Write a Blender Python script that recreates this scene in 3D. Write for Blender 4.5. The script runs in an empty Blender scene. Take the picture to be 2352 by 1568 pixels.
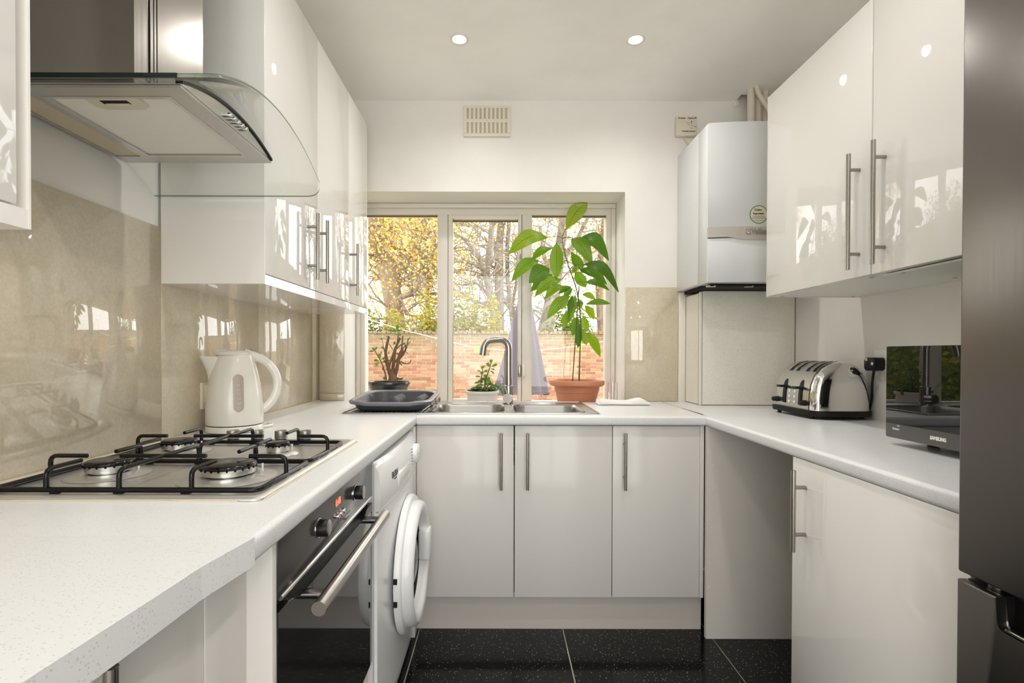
import bpy, bmesh, math, random
from mathutils import Vector, Matrix
R_ = math.radians
random.seed(7)
S = bpy.context.scene
COL = S.collection

# ------------------------------------------------------------------ camera, sky, exposure
EYE = Vector((0, 0, 1.149)); FPX = 1176.0; PITCH = R_(.55); ROLL = .0025
cd = bpy.data.cameras.new('camera'); cam = bpy.data.objects.new('camera', cd); COL.objects.link(cam)
cd.sensor_width = 36; cd.lens = 18.0; cd.clip_start = .02
cam.location = EYE
cam.rotation_mode = 'QUATERNION'
CAMROT = Matrix.Rotation(math.pi/2-PITCH, 3, 'X') @ Matrix.Rotation(ROLL, 3, 'Z')
cam.rotation_quaternion = CAMROT.to_quaternion()
PCX, PCY = 1147.0, 812+FPX*math.tan(PITCH)
cd.shift_x = (1176-PCX)/2352; cd.shift_y = (PCY-784)/2352
S.camera = cam
w = bpy.data.worlds.new('sky'); S.world = w; w.use_nodes = True
bg = w.node_tree.nodes['Background']; bg.inputs[0].default_value = (1, .985, .97, 1); bg.inputs[1].default_value = 3.3
S.view_settings.view_transform = 'Standard'; S.view_settings.look = 'None'
S.view_settings.gamma = 1; S.view_settings.use_curve_mapping = False
S.view_settings.exposure = 0.6
LAMP_W = 11.4                                  # each ceiling downlight
LAMP_COL = (1.0, .965, .92)
S.cycles.sample_clamp_indirect = 6; S.cycles.max_bounces = 12; S.cycles.diffuse_bounces = 8
S.cycles.transparent_max_bounces = 16; S.cycles.use_denoising = True
S.cycles.caustics_reflective = False; S.cycles.caustics_refractive = False

def at(px, py, Y):                             # pixel of the photograph -> point standing Y metres into the scene
    d = CAMROT @ Vector(((px-PCX)/FPX, -(py-PCY)/FPX, -1))
    return EYE + d*(Y/d.y)

# ------------------------------------------------------------------ materials
def mat(name, col, rough=.5, metal=0, coat=0, spec=.5, alpha=None, emit=None, es=0, trans=0, aniso=0, sheen=0):
    m = bpy.data.materials.new(name); m.use_nodes = True
    p = m.node_tree.nodes['Principled BSDF']; I = p.inputs
    I['Base Color'].default_value = (*col, 1); I['Roughness'].default_value = rough; I['Metallic'].default_value = metal
    I['Coat Weight'].default_value = coat; I['Coat Roughness'].default_value = .03
    I['Specular IOR Level'].default_value = spec
    I['Transmission Weight'].default_value = trans; I['Anisotropic'].default_value = aniso
    if emit: I['Emission Color'].default_value = (*emit, 1); I['Emission Strength'].default_value = es
    m.diffuse_color = (*col, 1)
    return m
class N:
    def __init__(s, m): s.t = m.node_tree; s.p = s.t.nodes.get('Principled BSDF'); s.m = m
    def n(s, typ, **k):
        x = s.t.nodes.new(typ)
        for a, v in k.items():
            if a.startswith('_'): x.inputs[a[1:].replace('_', ' ')].default_value = v
            else: setattr(x, a, v)
        return x
    def l(s, a, b): s.t.links.new(a, b)
    def coord(s, kind='Object', scale=(1, 1, 1)):
        c = s.n('ShaderNodeTexCoord'); mp = s.n('ShaderNodeMapping'); mp.inputs['Scale'].default_value = scale
        s.l(c.outputs[kind], mp.inputs['Vector']); return mp.outputs[0]
    def noise(s, vec, scale, detail=2, rough=.5):
        x = s.n('ShaderNodeTexNoise'); x.inputs['Scale'].default_value = scale; x.inputs['Detail'].default_value = detail
        x.inputs['Roughness'].default_value = rough
        if vec: s.l(vec, x.inputs['Vector'])
        return x.outputs['Fac']
    def ramp(s, fac, stops, interp='LINEAR'):
        r = s.n('ShaderNodeValToRGB'); r.color_ramp.interpolation = interp; e = r.color_ramp.elements
        while len(e) < len(stops): e.new(.5)
        for q, (p, c) in zip(e, stops): q.position = p; q.color = (*c, 1)
        s.l(fac, r.inputs[0]); return r.outputs[0]
    def mix(s, fac, a, b, blend='MIX'):
        x = s.n('ShaderNodeMix', data_type='RGBA', blend_type=blend)
        for v, i in ((fac, 0), (a, 6), (b, 7)):
            if isinstance(v, (int, float)): x.inputs[i].default_value = v
            elif isinstance(v, tuple): x.inputs[i].default_value = (*v, 1)
            else: s.l(v, x.inputs[i])
        return x.outputs[2]
    def math(s, op, a, b=None):
        x = s.n('ShaderNodeMath', operation=op)
        for i, v in enumerate((a, b)):
            if v is None: continue
            if isinstance(v, (int, float)): x.inputs[i].default_value = v
            else: s.l(v, x.inputs[i])
        return x.outputs[0]
    def color(s, o): s.l(o, s.p.inputs['Base Color'])
    def bump(s, h, strength=.2, dist=.001):
        b = s.n('ShaderNodeBump'); b.inputs['Strength'].default_value = strength; b.inputs['Distance'].default_value = dist
        s.l(h, b.inputs['Height']); s.l(b.outputs[0], s.p.inputs['Normal'])

M = {}
def paint(name, col, rough=.6, var=.04):
    m = mat(name, col, rough); n = N(m); v = n.coord()
    f = n.noise(v, 3.0, 4)
    n.color(n.ramp(f, [(.3, tuple(c*(1-var) for c in col)), (.7, tuple(min(1, c*(1+var)) for c in col))]))
    n.bump(n.noise(v, 60, 3), .12, .002)
    return m
M['wall'] = paint('wall_paint', (.79, .772, .73)); M['ceil'] = paint('ceiling_paint', (.94, .925, .895), .55)
M['frame'] = mat('window_paint', (.74, .70, .63), .35)
def brushed(name, col, rough, scale, var=.1, bump=.015):
    m = mat(name, col, rough, 1); n = N(m); v = n.coord('Object', scale)
    f = n.noise(v, 1.0, 3)
    r = n.n('ShaderNodeMapRange'); r.inputs['To Min'].default_value = max(.05, rough-var); r.inputs['To Max'].default_value = rough+var
    n.l(f, r.inputs['Value']); n.l(r.outputs[0], n.p.inputs['Roughness'])
    n.bump(f, bump, .0003)
    return m
M['hob_steel'] = mat('hob_steel', (.70, .69, .67), .36, .85); M['steel'] = mat('brushed_steel', (.55, .535, .515), .27, 1, aniso=.4)
M['steel_v'] = brushed('brushed_steel_vertical', (.42, .395, .37), .22, (300, 300, 2), .06)
M['fridge'] = brushed('dark_brushed_steel', (.155, .143, .13), .3, (260, 260, 3), .03, .002)
M['sink'] = mat('sink_steel', (.40, .39, .375), .26, 1, aniso=.3)
M['handle'] = mat('satin_nickel', (.38, .35, .315), .26, 1)
M['chrome'] = mat('chrome', (.80, .79, .77), .06, 1)
M['knob_grey'] = mat('knob_grey', (.36, .355, .34), .35, .9); M['chrome_dull'] = mat('dull_chrome', (.62, .61, .59), .22, 1)
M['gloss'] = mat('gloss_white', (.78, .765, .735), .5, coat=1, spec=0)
n = N(M['gloss']); v = n.coord(); 
bn = n.n('ShaderNodeBump'); bn.inputs['Strength'].default_value = .02; bn.inputs['Distance'].default_value = .002
n.l(n.noise(v, 28, 2), bn.inputs['Height']); n.l(bn.outputs[0], n.p.inputs['Coat Normal'])
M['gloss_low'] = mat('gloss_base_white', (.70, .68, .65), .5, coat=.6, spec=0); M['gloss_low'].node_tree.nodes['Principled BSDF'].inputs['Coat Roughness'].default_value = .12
M['carcass'] = mat('melamine', (.80, .78, .74), .4)
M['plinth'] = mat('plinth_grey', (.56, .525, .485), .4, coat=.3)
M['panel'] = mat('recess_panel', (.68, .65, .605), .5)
def stone(name, base, dark, mid):
    m = mat(name, base, .32); n = N(m); v = n.coord()
    vo = n.n('ShaderNodeTexVoronoi', feature='F1'); vo.inputs['Scale'].default_value = 250; n.l(v, vo.inputs['Vector'])
    spot = n.math('LESS_THAN', vo.outputs['Distance'], .27)
    sep = n.n('ShaderNodeSeparateColor'); n.l(vo.outputs['Color'], sep.inputs[0])
    pick = n.math('GREATER_THAN', sep.outputs[0], .5); amt = n.math('MULTIPLY', spot, pick)
    c = n.mix(n.noise(v, 420, 2), mid, base)
    n.color(n.mix(amt, c, dark)); return m
M['worktop'] = stone('speckled_worktop', (.755, .768, .78), (.61, .59, .56), (.71, .715, .72))
M['board'] = stone('speckled_board', (.84, .815, .74), (.55, .50, .42), (.78, .755, .68))
m = M['tile'] = mat('polished_beige_tile', (.50, .44, .35), .35, spec=.1, coat=1); n = N(m); v = n.coord()
f = n.noise(v, 7, 6, .7); g = n.noise(v, 150, 2)
c1 = n.ramp(f, [(.3, (.56, .485, .345)), (.7, (.66, .585, .44))]); n.color(n.mix(.25, c1, n.ramp(g, [(.35, (.47, .41, .31)), (.65, (.71, .65, .54))])))
M['tile'].node_tree.nodes['Principled BSDF'].inputs['Coat IOR'].default_value = 1.85
M['grout'] = mat('grout', (.62, .56, .46), .8)
m = M['floor'] = mat('black_sparkle_granite', (.008, .008, .009), .1, spec=.22); n = N(m); v = n.coord()
vo = n.n('ShaderNodeTexVoronoi', feature='F1'); vo.inputs['Scale'].default_value = 170; n.l(v, vo.inputs['Vector'])
sep = n.n('ShaderNodeSeparateColor'); n.l(vo.outputs['Color'], sep.inputs[0])
amt = n.math('MULTIPLY', n.math('LESS_THAN', vo.outputs['Distance'], .2), n.math('GREATER_THAN', sep.outputs[0], .55))
amt = n.math('MULTIPLY', amt, n.math('POWER', sep.outputs[1], 2.2))
n.color(n.mix(amt, (.006, .006, .0065), n.mix(sep.outputs[2], (.85, .8, .75), (.95, .62, .4))))
M['grout_floor'] = mat('floor_grout', (.60, .55, .49), .8)
M['black'] = mat('black_plastic', (.009, .0085, .008), .36, spec=.25); M['black_enamel'] = mat('black_enamel', (.006, .0055, .0055), .16, spec=.3)
M['black_glass'] = mat('black_glass', (.016, .015, .014), .04, spec=.7); M['mirror_black'] = mat('black_mirror_glass', (.005, .005, .005), .012, spec=.75)
M['panel_glass'] = mat('control_panel_glass', (.055, .052, .05), .16, spec=.6)
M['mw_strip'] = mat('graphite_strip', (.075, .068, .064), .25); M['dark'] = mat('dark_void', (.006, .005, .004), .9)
M['white_appl'] = mat('appliance_white', (.86, .865, .87), .28, coat=.3); M['boiler'] = mat('boiler_white', (.70, .715, .72), .35, coat=.2)
M['boiler_band'] = mat('boiler_grey_band', (.50, .465, .42), .4)
M['kettle'] = mat('cream_plastic', (.73, .71, .645), .2, coat=.4); M['kettle_win'] = mat('kettle_window', (.42, .365, .30), .3)
M['grey_btn'] = mat('slate_plastic', (.22, .23, .25), .4)
M['cream'] = mat('aged_cream_plastic', (.74, .69, .57), .45); M['cream_box'] = mat('cream_plastic_box', (.72, .655, .54), .45)
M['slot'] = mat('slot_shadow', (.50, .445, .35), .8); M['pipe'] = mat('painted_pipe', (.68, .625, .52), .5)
M['filter'] = mat('filter_mesh', (.80, .765, .68), .5, 0); n = N(M['filter']); v = n.coord('Object', (1, 1, 1))
vo = n.n('ShaderNodeTexVoronoi', feature='F1'); vo.inputs['Scale'].default_value = 190; vo.inputs['Randomness'].default_value = 0; n.l(v, vo.inputs['Vector'])
n.color(n.ramp(vo.outputs['Distance'], [(.3, (.95, .93, .88)), (.62, (.74, .71, .64))]))
M['lamp_cover'] = mat('yellowed_lamp_cover', (.56, .49, .34), .4); M['hood_plastic'] = mat('ivory_latch', (.70, .65, .52), .4)
def thin_glass(name, tint, edge=None):
    m = bpy.data.materials.new(name); m.use_nodes = True; t = m.node_tree; t.nodes.clear()
    o = t.nodes.new('ShaderNodeOutputMaterial'); mx = t.nodes.new('ShaderNodeMixShader'); tr = t.nodes.new('ShaderNodeBsdfTransparent')
    gl = t.nodes.new('ShaderNodeBsdfGlossy'); lw = t.nodes.new('ShaderNodeLayerWeight'); pw = t.nodes.new('ShaderNodeMath'); pw.operation = 'POWER'; pw.inputs[1].default_value = 4
    fr = t.nodes.new('ShaderNodeMath'); fr.operation = 'MULTIPLY_ADD'; fr.inputs[1].default_value = .9; fr.inputs[2].default_value = .035
    t.links.new(lw.outputs['Facing'], pw.inputs[0]); t.links.new(pw.outputs[0], fr.inputs[0])
    tr.inputs[0].default_value = (*tint, 1); gl.inputs['Roughness'].default_value = .01
    t.links.new(fr.outputs[0], mx.inputs[0]); t.links.new(tr.outputs[0], mx.inputs[1]); t.links.new(gl.outputs[0], mx.inputs[2])
    t.links.new(mx.outputs[0], o.inputs[0]); m.diffuse_color = (*tint, .3); return m
M['pane'] = thin_glass('window_glass', (.98, .98, .97)); M['hood_glass'] = thin_glass('hood_glass', (.975, .985, .975))
M['edge_line'] = mat('glass_rim', (.16, .20, .165), .1); M['glass_edge'] = mat('green_glass_edge', (.006, .012, .009), .12, spec=.25); M['wm_glass'] = thin_glass('door_glass', (.35, .36, .37))
M['tumbler'] = mat('tumbler_glass', (.95, .95, .96), .02, trans=1); M['drum'] = mat('drum_steel', (.20, .20, .21), .35, .8)
M['lens'] = mat('lamp_lens', (1, 1, 1), .4, emit=(1, .96, .9), es=14); M['lamp_ring'] = mat('lamp_ring', (.80, .77, .72), .3)
M['red_led'] = mat('red_digits', (.4, .02, .01), .4, emit=(1, .09, .04), es=2.2); M['print_dark'] = mat('dark_print', (.03, .03, .03), .6)
M['print_white'] = mat('white_print', (.85, .85, .84), .5); M['print_green'] = mat('green_print', (.03, .20, .11), .6)
M['print_grey'] = mat('grey_print', (.27, .245, .21), .5); M['sticker'] = mat('sticker_paper', (.70, .63, .48), .6)
M['rack'] = mat('grey_rack_plastic', (.07, .074, .082), .35); M['rack_rim'] = mat('grey_rack_rim', (.17, .178, .19), .3)
M['cloth'] = mat('white_cotton', (.86, .85, .83), .95); n = N(M['cloth']); v = n.coord(); n.bump(n.noise(v, 300, 2), .3, .001)
m = M['terra'] = mat('terracotta_plastic', (.58, .235, .125), .55); 
m = M['dark_pot'] = mat('glazed_dark_pot', (.05, .046, .045), .2, coat=.5); n = N(m); v = n.coord('Object', (3, 3, 26))
n.color(n.ramp(n.noise(v, 2.5, 4, .65), [(.45, (.028, .026, .026)), (.62, (.11, .095, .09)), (.8, (.30, .25, .22))]))
M['white_pot'] = mat('white_stone_pot', (.70, .67, .63), .6); n = N(M['white_pot']); v = n.coord(); n.bump(n.noise(v, 40, 3), .5, .003)
M['soil'] = mat('soil', (.035, .024, .016), .95); M['jade_stem'] = mat('jade_bark', (.20, .115, .06), .7); M['stake'] = mat('cane', (.16, .075, .035), .7)
M['av_stem'] = mat('green_stem', (.085, .12, .03), .5); M['tie'] = mat('plant_tie', (.7, .66, .6), .6)
def leafmat(name, stops, rnd='Object', transl=.45, veins=False, rough=.35):
    m = bpy.data.materials.new(name); m.use_nodes = True; n = N(m); t = n.t; p = n.p
    if rnd == 'Object': r = n.n('ShaderNodeObjectInfo').outputs['Random']
    else: r = n.n('ShaderNodeNewGeometry').outputs['Random Per Island']
    c = n.ramp(r, stops)
    if veins:
        uv = n.n('ShaderNodeUVMap'); sp = n.n('ShaderNodeSeparateXYZ'); n.l(uv.outputs[0], sp.inputs[0])
        au = n.math('ABSOLUTE', n.math('SUBTRACT', sp.outputs[0], .5))
        ph = n.math('MULTIPLY', n.math('SUBTRACT', sp.outputs[1], n.math('MULTIPLY', au, .45)), 9.0)
        fr = n.math('ABSOLUTE', n.math('SUBTRACT', n.math('FRACT', ph), .5))
        side = n.math('LESS_THAN', fr, .045); mid = n.math('LESS_THAN', au, .022)
        vn = n.math('MAXIMUM', side, mid); c = n.mix(n.math('MULTIPLY', vn, .55), c, (.02, .05, .006))
    n.color(c); p.inputs['Roughness'].default_value = rough
    tr = n.n('ShaderNodeBsdfTranslucent'); hs = n.n('ShaderNodeHueSaturation'); hs.inputs['Value'].default_value = 1.8; hs.inputs['Saturation'].default_value = 1.1
    n.l(c, hs.inputs['Color']); n.l(hs.outputs[0], tr.inputs[0])
    mx = n.n('ShaderNodeMixShader'); mx.inputs[0].default_value = transl
    out = t.nodes['Material Output']; n.l(p.outputs[0], mx.inputs[1]); n.l(tr.outputs[0], mx.inputs[2]); n.l(mx.outputs[0], out.inputs[0])
    return m
M['av_leaf'] = leafmat('avocado_leaf', [(0, (.05, .11, .012)), (.35, (.085, .165, .015)), (.7, (.13, .215, .018)), (1, (.18, .25, .022))], veins=True, transl=.52)
M['jade_leaf'] = leafmat('jade_leaf', [(0, (.05, .13, .02)), (1, (.12, .23, .04))], transl=.35, rough=.25)
M['autumn'] = leafmat('autumn_leaf', [(0, (.48, .29, .09)), (.35, (.60, .42, .12)), (.7, (.55, .46, .13)), (1, (.29, .34, .12))], 'Island', .5, rough=.6)
M['autumn_sparse'] = leafmat('sparse_leaf', [(0, (.32, .20, .09)), (.5, (.38, .29, .10)), (1, (.22, .24, .10))], 'Island', .45, rough=.6)
M['hedge'] = leafmat('hedge_leaf', [(0, (.07, .12, .02)), (.6, (.14, .19, .035)), (1, (.32, .30, .05))], 'Island', .4, rough=.5)
M['shrub'] = leafmat('yellow_shrub_leaf', [(0, (.17, .20, .06)), (.5, (.34, .31, .06)), (1, (.52, .42, .06))], 'Island', .5, rough=.6)
def bark(name, a, b):
    m = mat(name, a, .9); n = N(m); v = n.coord('Object', (6, 6, 1.2)); n.color(n.ramp(n.noise(v, 2.5, 5, .7), [(.3, a), (.7, b)])); return m
M['bark_brown'] = bark('brown_bark', (.17, .125, .085), (.38, .29, .21)); M['bark_grey'] = bark('grey_bark', (.16, .137, .112), (.35, .305, .26))
def brickmat(name, rnd):
    m = mat(name, (.5, .25, .15), .9); n = N(m)
    r = n.n('ShaderNodeObjectInfo').outputs['Random'] if rnd == 'Object' else n.n('ShaderNodeNewGeometry').outputs['Random Per Island']
    c = n.ramp(r, [(0, (.27, .115, .07)), (.4, (.36, .18, .11)), (.75, (.41, .245, .15)), (1, (.36, .275, .175))])
    g = n.n('ShaderNodeNewGeometry'); sp = n.n('ShaderNodeSeparateXYZ'); n.l(g.outputs['Position'], sp.inputs[0])
    nz = n.noise(None, .9, 5, .65); n.l(g.outputs['Position'], nz.node.inputs['Vector'])
    h = n.math('ADD', sp.outputs[2], n.math('MULTIPLY', n.math('SUBTRACT', nz, .5), 1.3))
    mr = n.n('ShaderNodeMapRange'); mr.inputs['From Min'].default_value = 1.0; mr.inputs['From Max'].default_value = 1.55; n.l(h, mr.inputs['Value'])
    n.color(n.mix(n.math('MULTIPLY', mr.outputs[0], .75), c, (.18, .16, .085))); return m
M['brick'] = brickmat('brick', 'Object'); M['brick_field'] = brickmat('brick_joined', 'Island')
M['mortar'] = mat('mortar', (.56, .47, .31), .95); M['ground'] = paint('garden_ground', (.30, .27, .16), .95, .3)
M['parasol'] = mat('parasol_fabric', (.085, .072, .088), .85); M['line'] = mat('white_cord', (.85, .84, .80), .6)
M['peg_y'] = mat('yellow_peg', (.75, .72, .05), .5); M['peg_g'] = mat('green_peg', (.10, .50, .18), .5)
M['fence'] = bark('fence_wood', (.20, .15, .10), (.36, .29, .20)); M['silicone'] = mat('old_silicone', (.62, .56, .44), .6)
M['brown_gap'] = mat('brown_gap', (.20, .14, .08), .9)

# ------------------------------------------------------------------ mesh helpers
OFF = {}
def off(o): return OFF.get(o.name, Vector((0, 0, 0))) if o else Vector((0, 0, 0))
class MB:
    def __init__(s): s.b = bmesh.new()
    def box(s, x0, x1, y0, y1, z0, z1, bev=0, seg=2):
        r = bmesh.ops.create_cube(s.b, size=1)['verts']
        for v in r: v.co = Vector(((x0+x1)/2+v.co.x*(x1-x0), (y0+y1)/2+v.co.y*(y1-y0), (z0+z1)/2+v.co.z*(z1-z0)))
        if bev:
            e = list({e for v in r for e in v.link_edges}); bmesh.ops.bevel(s.b, geom=e, offset=bev, segments=seg, affect='EDGES', profile=.5)
        return s
    def prism(s, poly, axis, a0, a1, bev=0):
        def P(u, v, a): return {'x': (a, u, v), 'y': (u, a, v), 'z': (u, v, a)}[axis]
        A = [s.b.verts.new(P(u, v, a0)) for u, v in poly]; B = [s.b.verts.new(P(u, v, a1)) for u, v in poly]; k = len(poly)
        fs = [s.b.faces.new(A), s.b.faces.new(B[::-1])]
        for i in range(k): fs.append(s.b.faces.new((A[i], B[i], B[(i+1) % k], A[(i+1) % k])))
        if bev:
            e = [e for e in fs[0].edges] + [e for e in fs[1].edges]; bmesh.ops.bevel(s.b, geom=e, offset=bev, segments=2, affect='EDGES', profile=.5)
        return s
    def tube(s, pts, r, n=8, cap=True, closed=False):
        pts = [Vector(p) for p in pts]; k = len(pts); rs = r if isinstance(r, (list, tuple)) else [r]*k
        T = []
        for i in range(k):
            a = pts[(i-1) % k] if (closed or i) else pts[i]; c = pts[(i+1) % k] if (closed or i < k-1) else pts[i]
            T.append((c-a).normalized())
        up = Vector((0, 0, 1)) if abs(T[0].z) < .9 else Vector((1, 0, 0))
        u = T[0].cross(up).normalized(); rings = []
        for i in range(k):
            u = (u-T[i]*u.dot(T[i])).normalized(); vv = T[i].cross(u)
            rings.append([s.b.verts.new(pts[i]+(u*math.cos(2*math.pi*j/n)+vv*math.sin(2*math.pi*j/n))*rs[i]) for j in range(n)])
        for i in range(k if closed else k-1):
            A, B = rings[i], rings[(i+1) % k]
            for j in range(n): s.b.faces.new((A[j], A[(j+1) % n], B[(j+1) % n], B[j])).smooth = True
        if cap and not closed: s.b.faces.new(rings[0][::-1]); s.b.faces.new(rings[-1])
        return s
    def cyl(s, p0, p1, r, n=24, r1=None): return s.tube([p0, p1], [r, r if r1 is None else r1], n)
    def lathe(s, prof, c, n=32, axis='z', scale=(1, 1), cap0=False, cap1=False):
        c = Vector(c); rings = []
        for r, z in prof:
            ring = []
            for j in range(n):
                a = 2*math.pi*j/n; u, v = r*math.cos(a)*scale[0], r*math.sin(a)*scale[1]
                ring.append(s.b.verts.new(c+Vector({'z': (u, v, z), 'x': (z, u, v), 'y': (u, z, v)}[axis])))
            rings.append(ring)
        for A, B in zip(rings, rings[1:]):
            for j in range(n): s.b.faces.new((A[j], A[(j+1) % n], B[(j+1) % n], B[j])).smooth = True
        if cap0: s.b.faces.new(rings[0])
        if cap1: s.b.faces.new(rings[-1])
        return s
    def loops(s, rings, cap0=False, cap1=False, closed=True):
        Rg = [[s.b.verts.new(p) for p in r] for r in rings]
        for A, B in zip(Rg, Rg[1:]):
            k = len(A)
            for j in range(k if closed else k-1): s.b.faces.new((A[j], A[(j+1) % k], B[(j+1) % k], B[j])).smooth = True
        if cap0: s.b.faces.new(Rg[0])
        if cap1: s.b.faces.new(Rg[-1])
        return s
    def face(s, pts): s.b.faces.new([s.b.verts.new(p) for p in pts]); return s
    def build(s, name, material, parent=None, smooth=50, center=True):
        b = s.b; bmesh.ops.remove_doubles(b, verts=b.verts, dist=1e-6) if len(b.verts) < 20000 else None
        bmesh.ops.recalc_face_normals(b, faces=b.faces)
        o_ = off(parent)
        if parent is None and center and len(b.verts):
            xs = [v.co.x for v in b.verts]; ys = [v.co.y for v in b.verts]; zs = [v.co.z for v in b.verts]
            o_ = Vector(((min(xs)+max(xs))/2, (min(ys)+max(ys))/2, min(zs)))
        for v in b.verts: v.co -= o_
        me = bpy.data.meshes.new(name); b.to_mesh(me); b.free()
        mats = material if isinstance(material, (list, tuple)) else [material]
        for q in mats: me.materials.append(q)
        if smooth:
            me.set_sharp_from_angle(angle=R_(smooth))
        o = bpy.data.objects.new(name, me); COL.objects.link(o)
        if parent: o.parent = parent
        else: o.location = o_
        OFF[o.name] = o_
        return o
def thing(name, label, cat, loc, group=None):
    o = bpy.data.objects.new(name, None); COL.objects.link(o); o.location = loc; o.empty_display_size = .05
    o['label'] = label; o['category'] = cat
    if group: o['group'] = group
    OFF[o.name] = Vector(loc); return o
def tag(o, label, cat, group=None, kind=None):
    if label: o['label'] = label
    if cat: o['category'] = cat
    if group: o['group'] = group
    if kind: o['kind'] = kind
    return o
def struct(o): o['kind'] = 'structure'; return o
def dup(root, loc, label=None, group=None):
    r = root.copy(); COL.objects.link(r); r.location = loc
    if label: r['label'] = label
    if group: r['group'] = group
    for ch in [c for c in bpy.data.objects if c.parent == root]:
        c = ch.copy(); COL.objects.link(c); c.parent = r
        for g in [q for q in bpy.data.objects if q.parent == ch]:
            d = g.copy(); COL.objects.link(d); d.parent = c
    return r
def text(s, size, origin, right, up, material, parent, bold=0, align='LEFT', name='lettering', lift=.0004, squash=1):
    cu = bpy.data.curves.new('t', 'FONT'); cu.body = s; cu.size = size; cu.offset = bold; cu.align_x = align; cu.resolution_u = 3; cu.extrude = lift
    to = bpy.data.objects.new('t', cu); COL.objects.link(to)
    dg = bpy.context.evaluated_depsgraph_get(); me = bpy.data.meshes.new_from_object(to.evaluated_get(dg))
    bpy.data.objects.remove(to); bpy.data.curves.remove(cu)
    r, u = Vector(right).normalized(), Vector(up).normalized(); nn = r.cross(u); O = Vector(origin)-off(parent)
    for v in me.vertices: v.co = O+r*v.co.x*squash+u*v.co.y+nn*v.co.z
    me.materials.clear(); me.materials.append(material)
    o = bpy.data.objects.new(name, me); COL.objects.link(o); o.parent = parent; OFF[o.name] = off(parent); return o
def rrect(x0, x1, y0, y1, r, n=5):
    out = []
    for cx, cy, a0 in ((x1-r, y1-r, 0), (x0+r, y1-r, 90), (x0+r, y0+r, 180), (x1-r, y0+r, 270)):
        for i in range(n+1):
            a = R_(a0+90*i/n); out.append((cx+r*math.cos(a), cy+r*math.sin(a)))
    return out
def arcpath(pts, r, n=5):                      # polyline with rounded corners
    pts = [Vector(p) for p in pts]; out = [pts[0]]
    for a, b, c in zip(pts, pts[1:], pts[2:]):
        d0 = (a-b); d1 = (c-b); rr = min(r, d0.length*.49, d1.length*.49); p0 = b+d0.normalized()*rr; p1 = b+d1.normalized()*rr
        for i in range(n+1):
            t = i/n; out.append((1-t)**2*p0+2*t*(1-t)*b+t*t*p1)
    out.append(pts[-1]); return out

# ------------------------------------------------------------------ measured layout (metres)
LW, RW, BW, CZ = -.965, 1.455, 2.725, 2.488    # wall faces and ceiling
WT, WB = .897, .859                            # worktop top and underside
NEAR = -1.7
ox0, ox1, oz0, oz1, FY = -.824, .665, .83, 2.008, 2.955   # window opening, frame face
NEAR = -1.5

# ------------------------------------------------------------------ room shell
base = struct(MB().box(LW-.02, RW+.02, NEAR, BW, -.08, -.004).build('floor', M['grout_floor'], center=False))
xs = [-1.526, -.928, -.33, .268, .866, 1.464]; ys = [2.75-.6*i for i in range(11)]
tme = None
for i in range(len(xs)-1):
    for j in range(len(ys)-1):
        x0, x1, y0, y1 = max(xs[i], LW), min(xs[i+1], RW), max(ys[j+1], NEAR), min(ys[j], BW)
        if x1-x0 < .01 or y1-y0 < .01: continue
        MB().box(x0+.0022, x1-.0022, y0+.0022, y1-.0022, -.004, 0).build('tile', M['floor'], base, 0)
b = MB()                                        # ceiling with the ragged hole left around the boiler pipes
hx0, hx1, hy0 = 1.245, 1.40, 2.655
b.box(LW-.1, RW+.1, NEAR, hy0, CZ, CZ+.1).box(LW-.1, hx0, hy0, BW+.1, CZ, CZ+.1).box(hx1, RW+.1, hy0, BW+.1, CZ, CZ+.1)
ceil = struct(b.build('ceiling', M['ceil'], center=False))
MB().box(hx0-.02, hx1+.02, hy0-.02, BW+.12, CZ+.06, CZ+.2).build('pipe_void', M['dark'], ceil)
b = MB()
for k in range(9):                              # crumbled plaster at the edge of the hole
    a = k/8; b.lathe([(.0005, .010), (.006, .007), (.009, 0), (.005, -.009), (.0005, -.012)], (hx0-.004+.014*a, BW-.006-.004*(k % 3), CZ-.004-.018*abs(math.sin(k*1.9))), 6, scale=(1, .6))
b.build('broken_plaster', M['wall'], ceil)
wl = struct(MB().box(LW-.12, LW, NEAR-.1, BW+.2, 0, CZ+.1).build('wall_left', M['wall'], center=False))
for y0, y1 in ((-.31, .276), (.276, .863), (.863, 1.4495), (1.4495, 2.037), (2.037, 2.6235), (2.6235, 2.7165)):
    MB().box(LW, LW+.008, y0+.001, y1-.001, WT+.002, 1.503, .0008, 1).build('tile', M['tile'], wl)
MB().box(LW, LW+.0055, -.31, BW, WT, 1.500).build('tile_grout', M['grout'], wl)
wr = struct(MB().box(RW, RW+.12, NEAR-.1, BW+.2, 0, CZ+.1).build('wall_right', M['wall'], center=False))
wb = MB().box(LW, ox0, BW, 3.06, 0, CZ+.1).box(ox1, RW, BW, 3.06, 0, CZ+.1).box(ox0, ox1, BW, 3.06, oz1, CZ+.1).box(ox0, ox1, BW, 3.06, 0, oz0-.035)
wb = struct(wb.build('wall_back', M['wall'], center=False))
MB().box(LW+.009, ox0-.002, BW-.008, BW, .938, 1.503, .0008, 1).build('tile', M['tile'], wb)
MB().box(LW+.009, ox0-.002, BW-.008, BW, WT+.002, .935, .0008, 1).build('tile', M['tile'], wb)
MB().box(ox1+.002, .9475, BW-.008, BW, WT+.002, 1.503, .0008, 1).build('tile', M['tile'], wb)
nx0, nx1, nz1 = -.92, 1.41, 2.38               # unseen glazed doors, added behind the camera to let in fill daylight
wn_ = struct(MB().box(LW-.1, nx0, NEAR-.12, NEAR, 0, CZ+.1).box(nx1, RW+.1, NEAR-.12, NEAR, 0, CZ+.1).box(nx0, nx1, NEAR-.12, NEAR, nz1, CZ+.1).build('wall_near', M['wall'], center=False))
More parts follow.
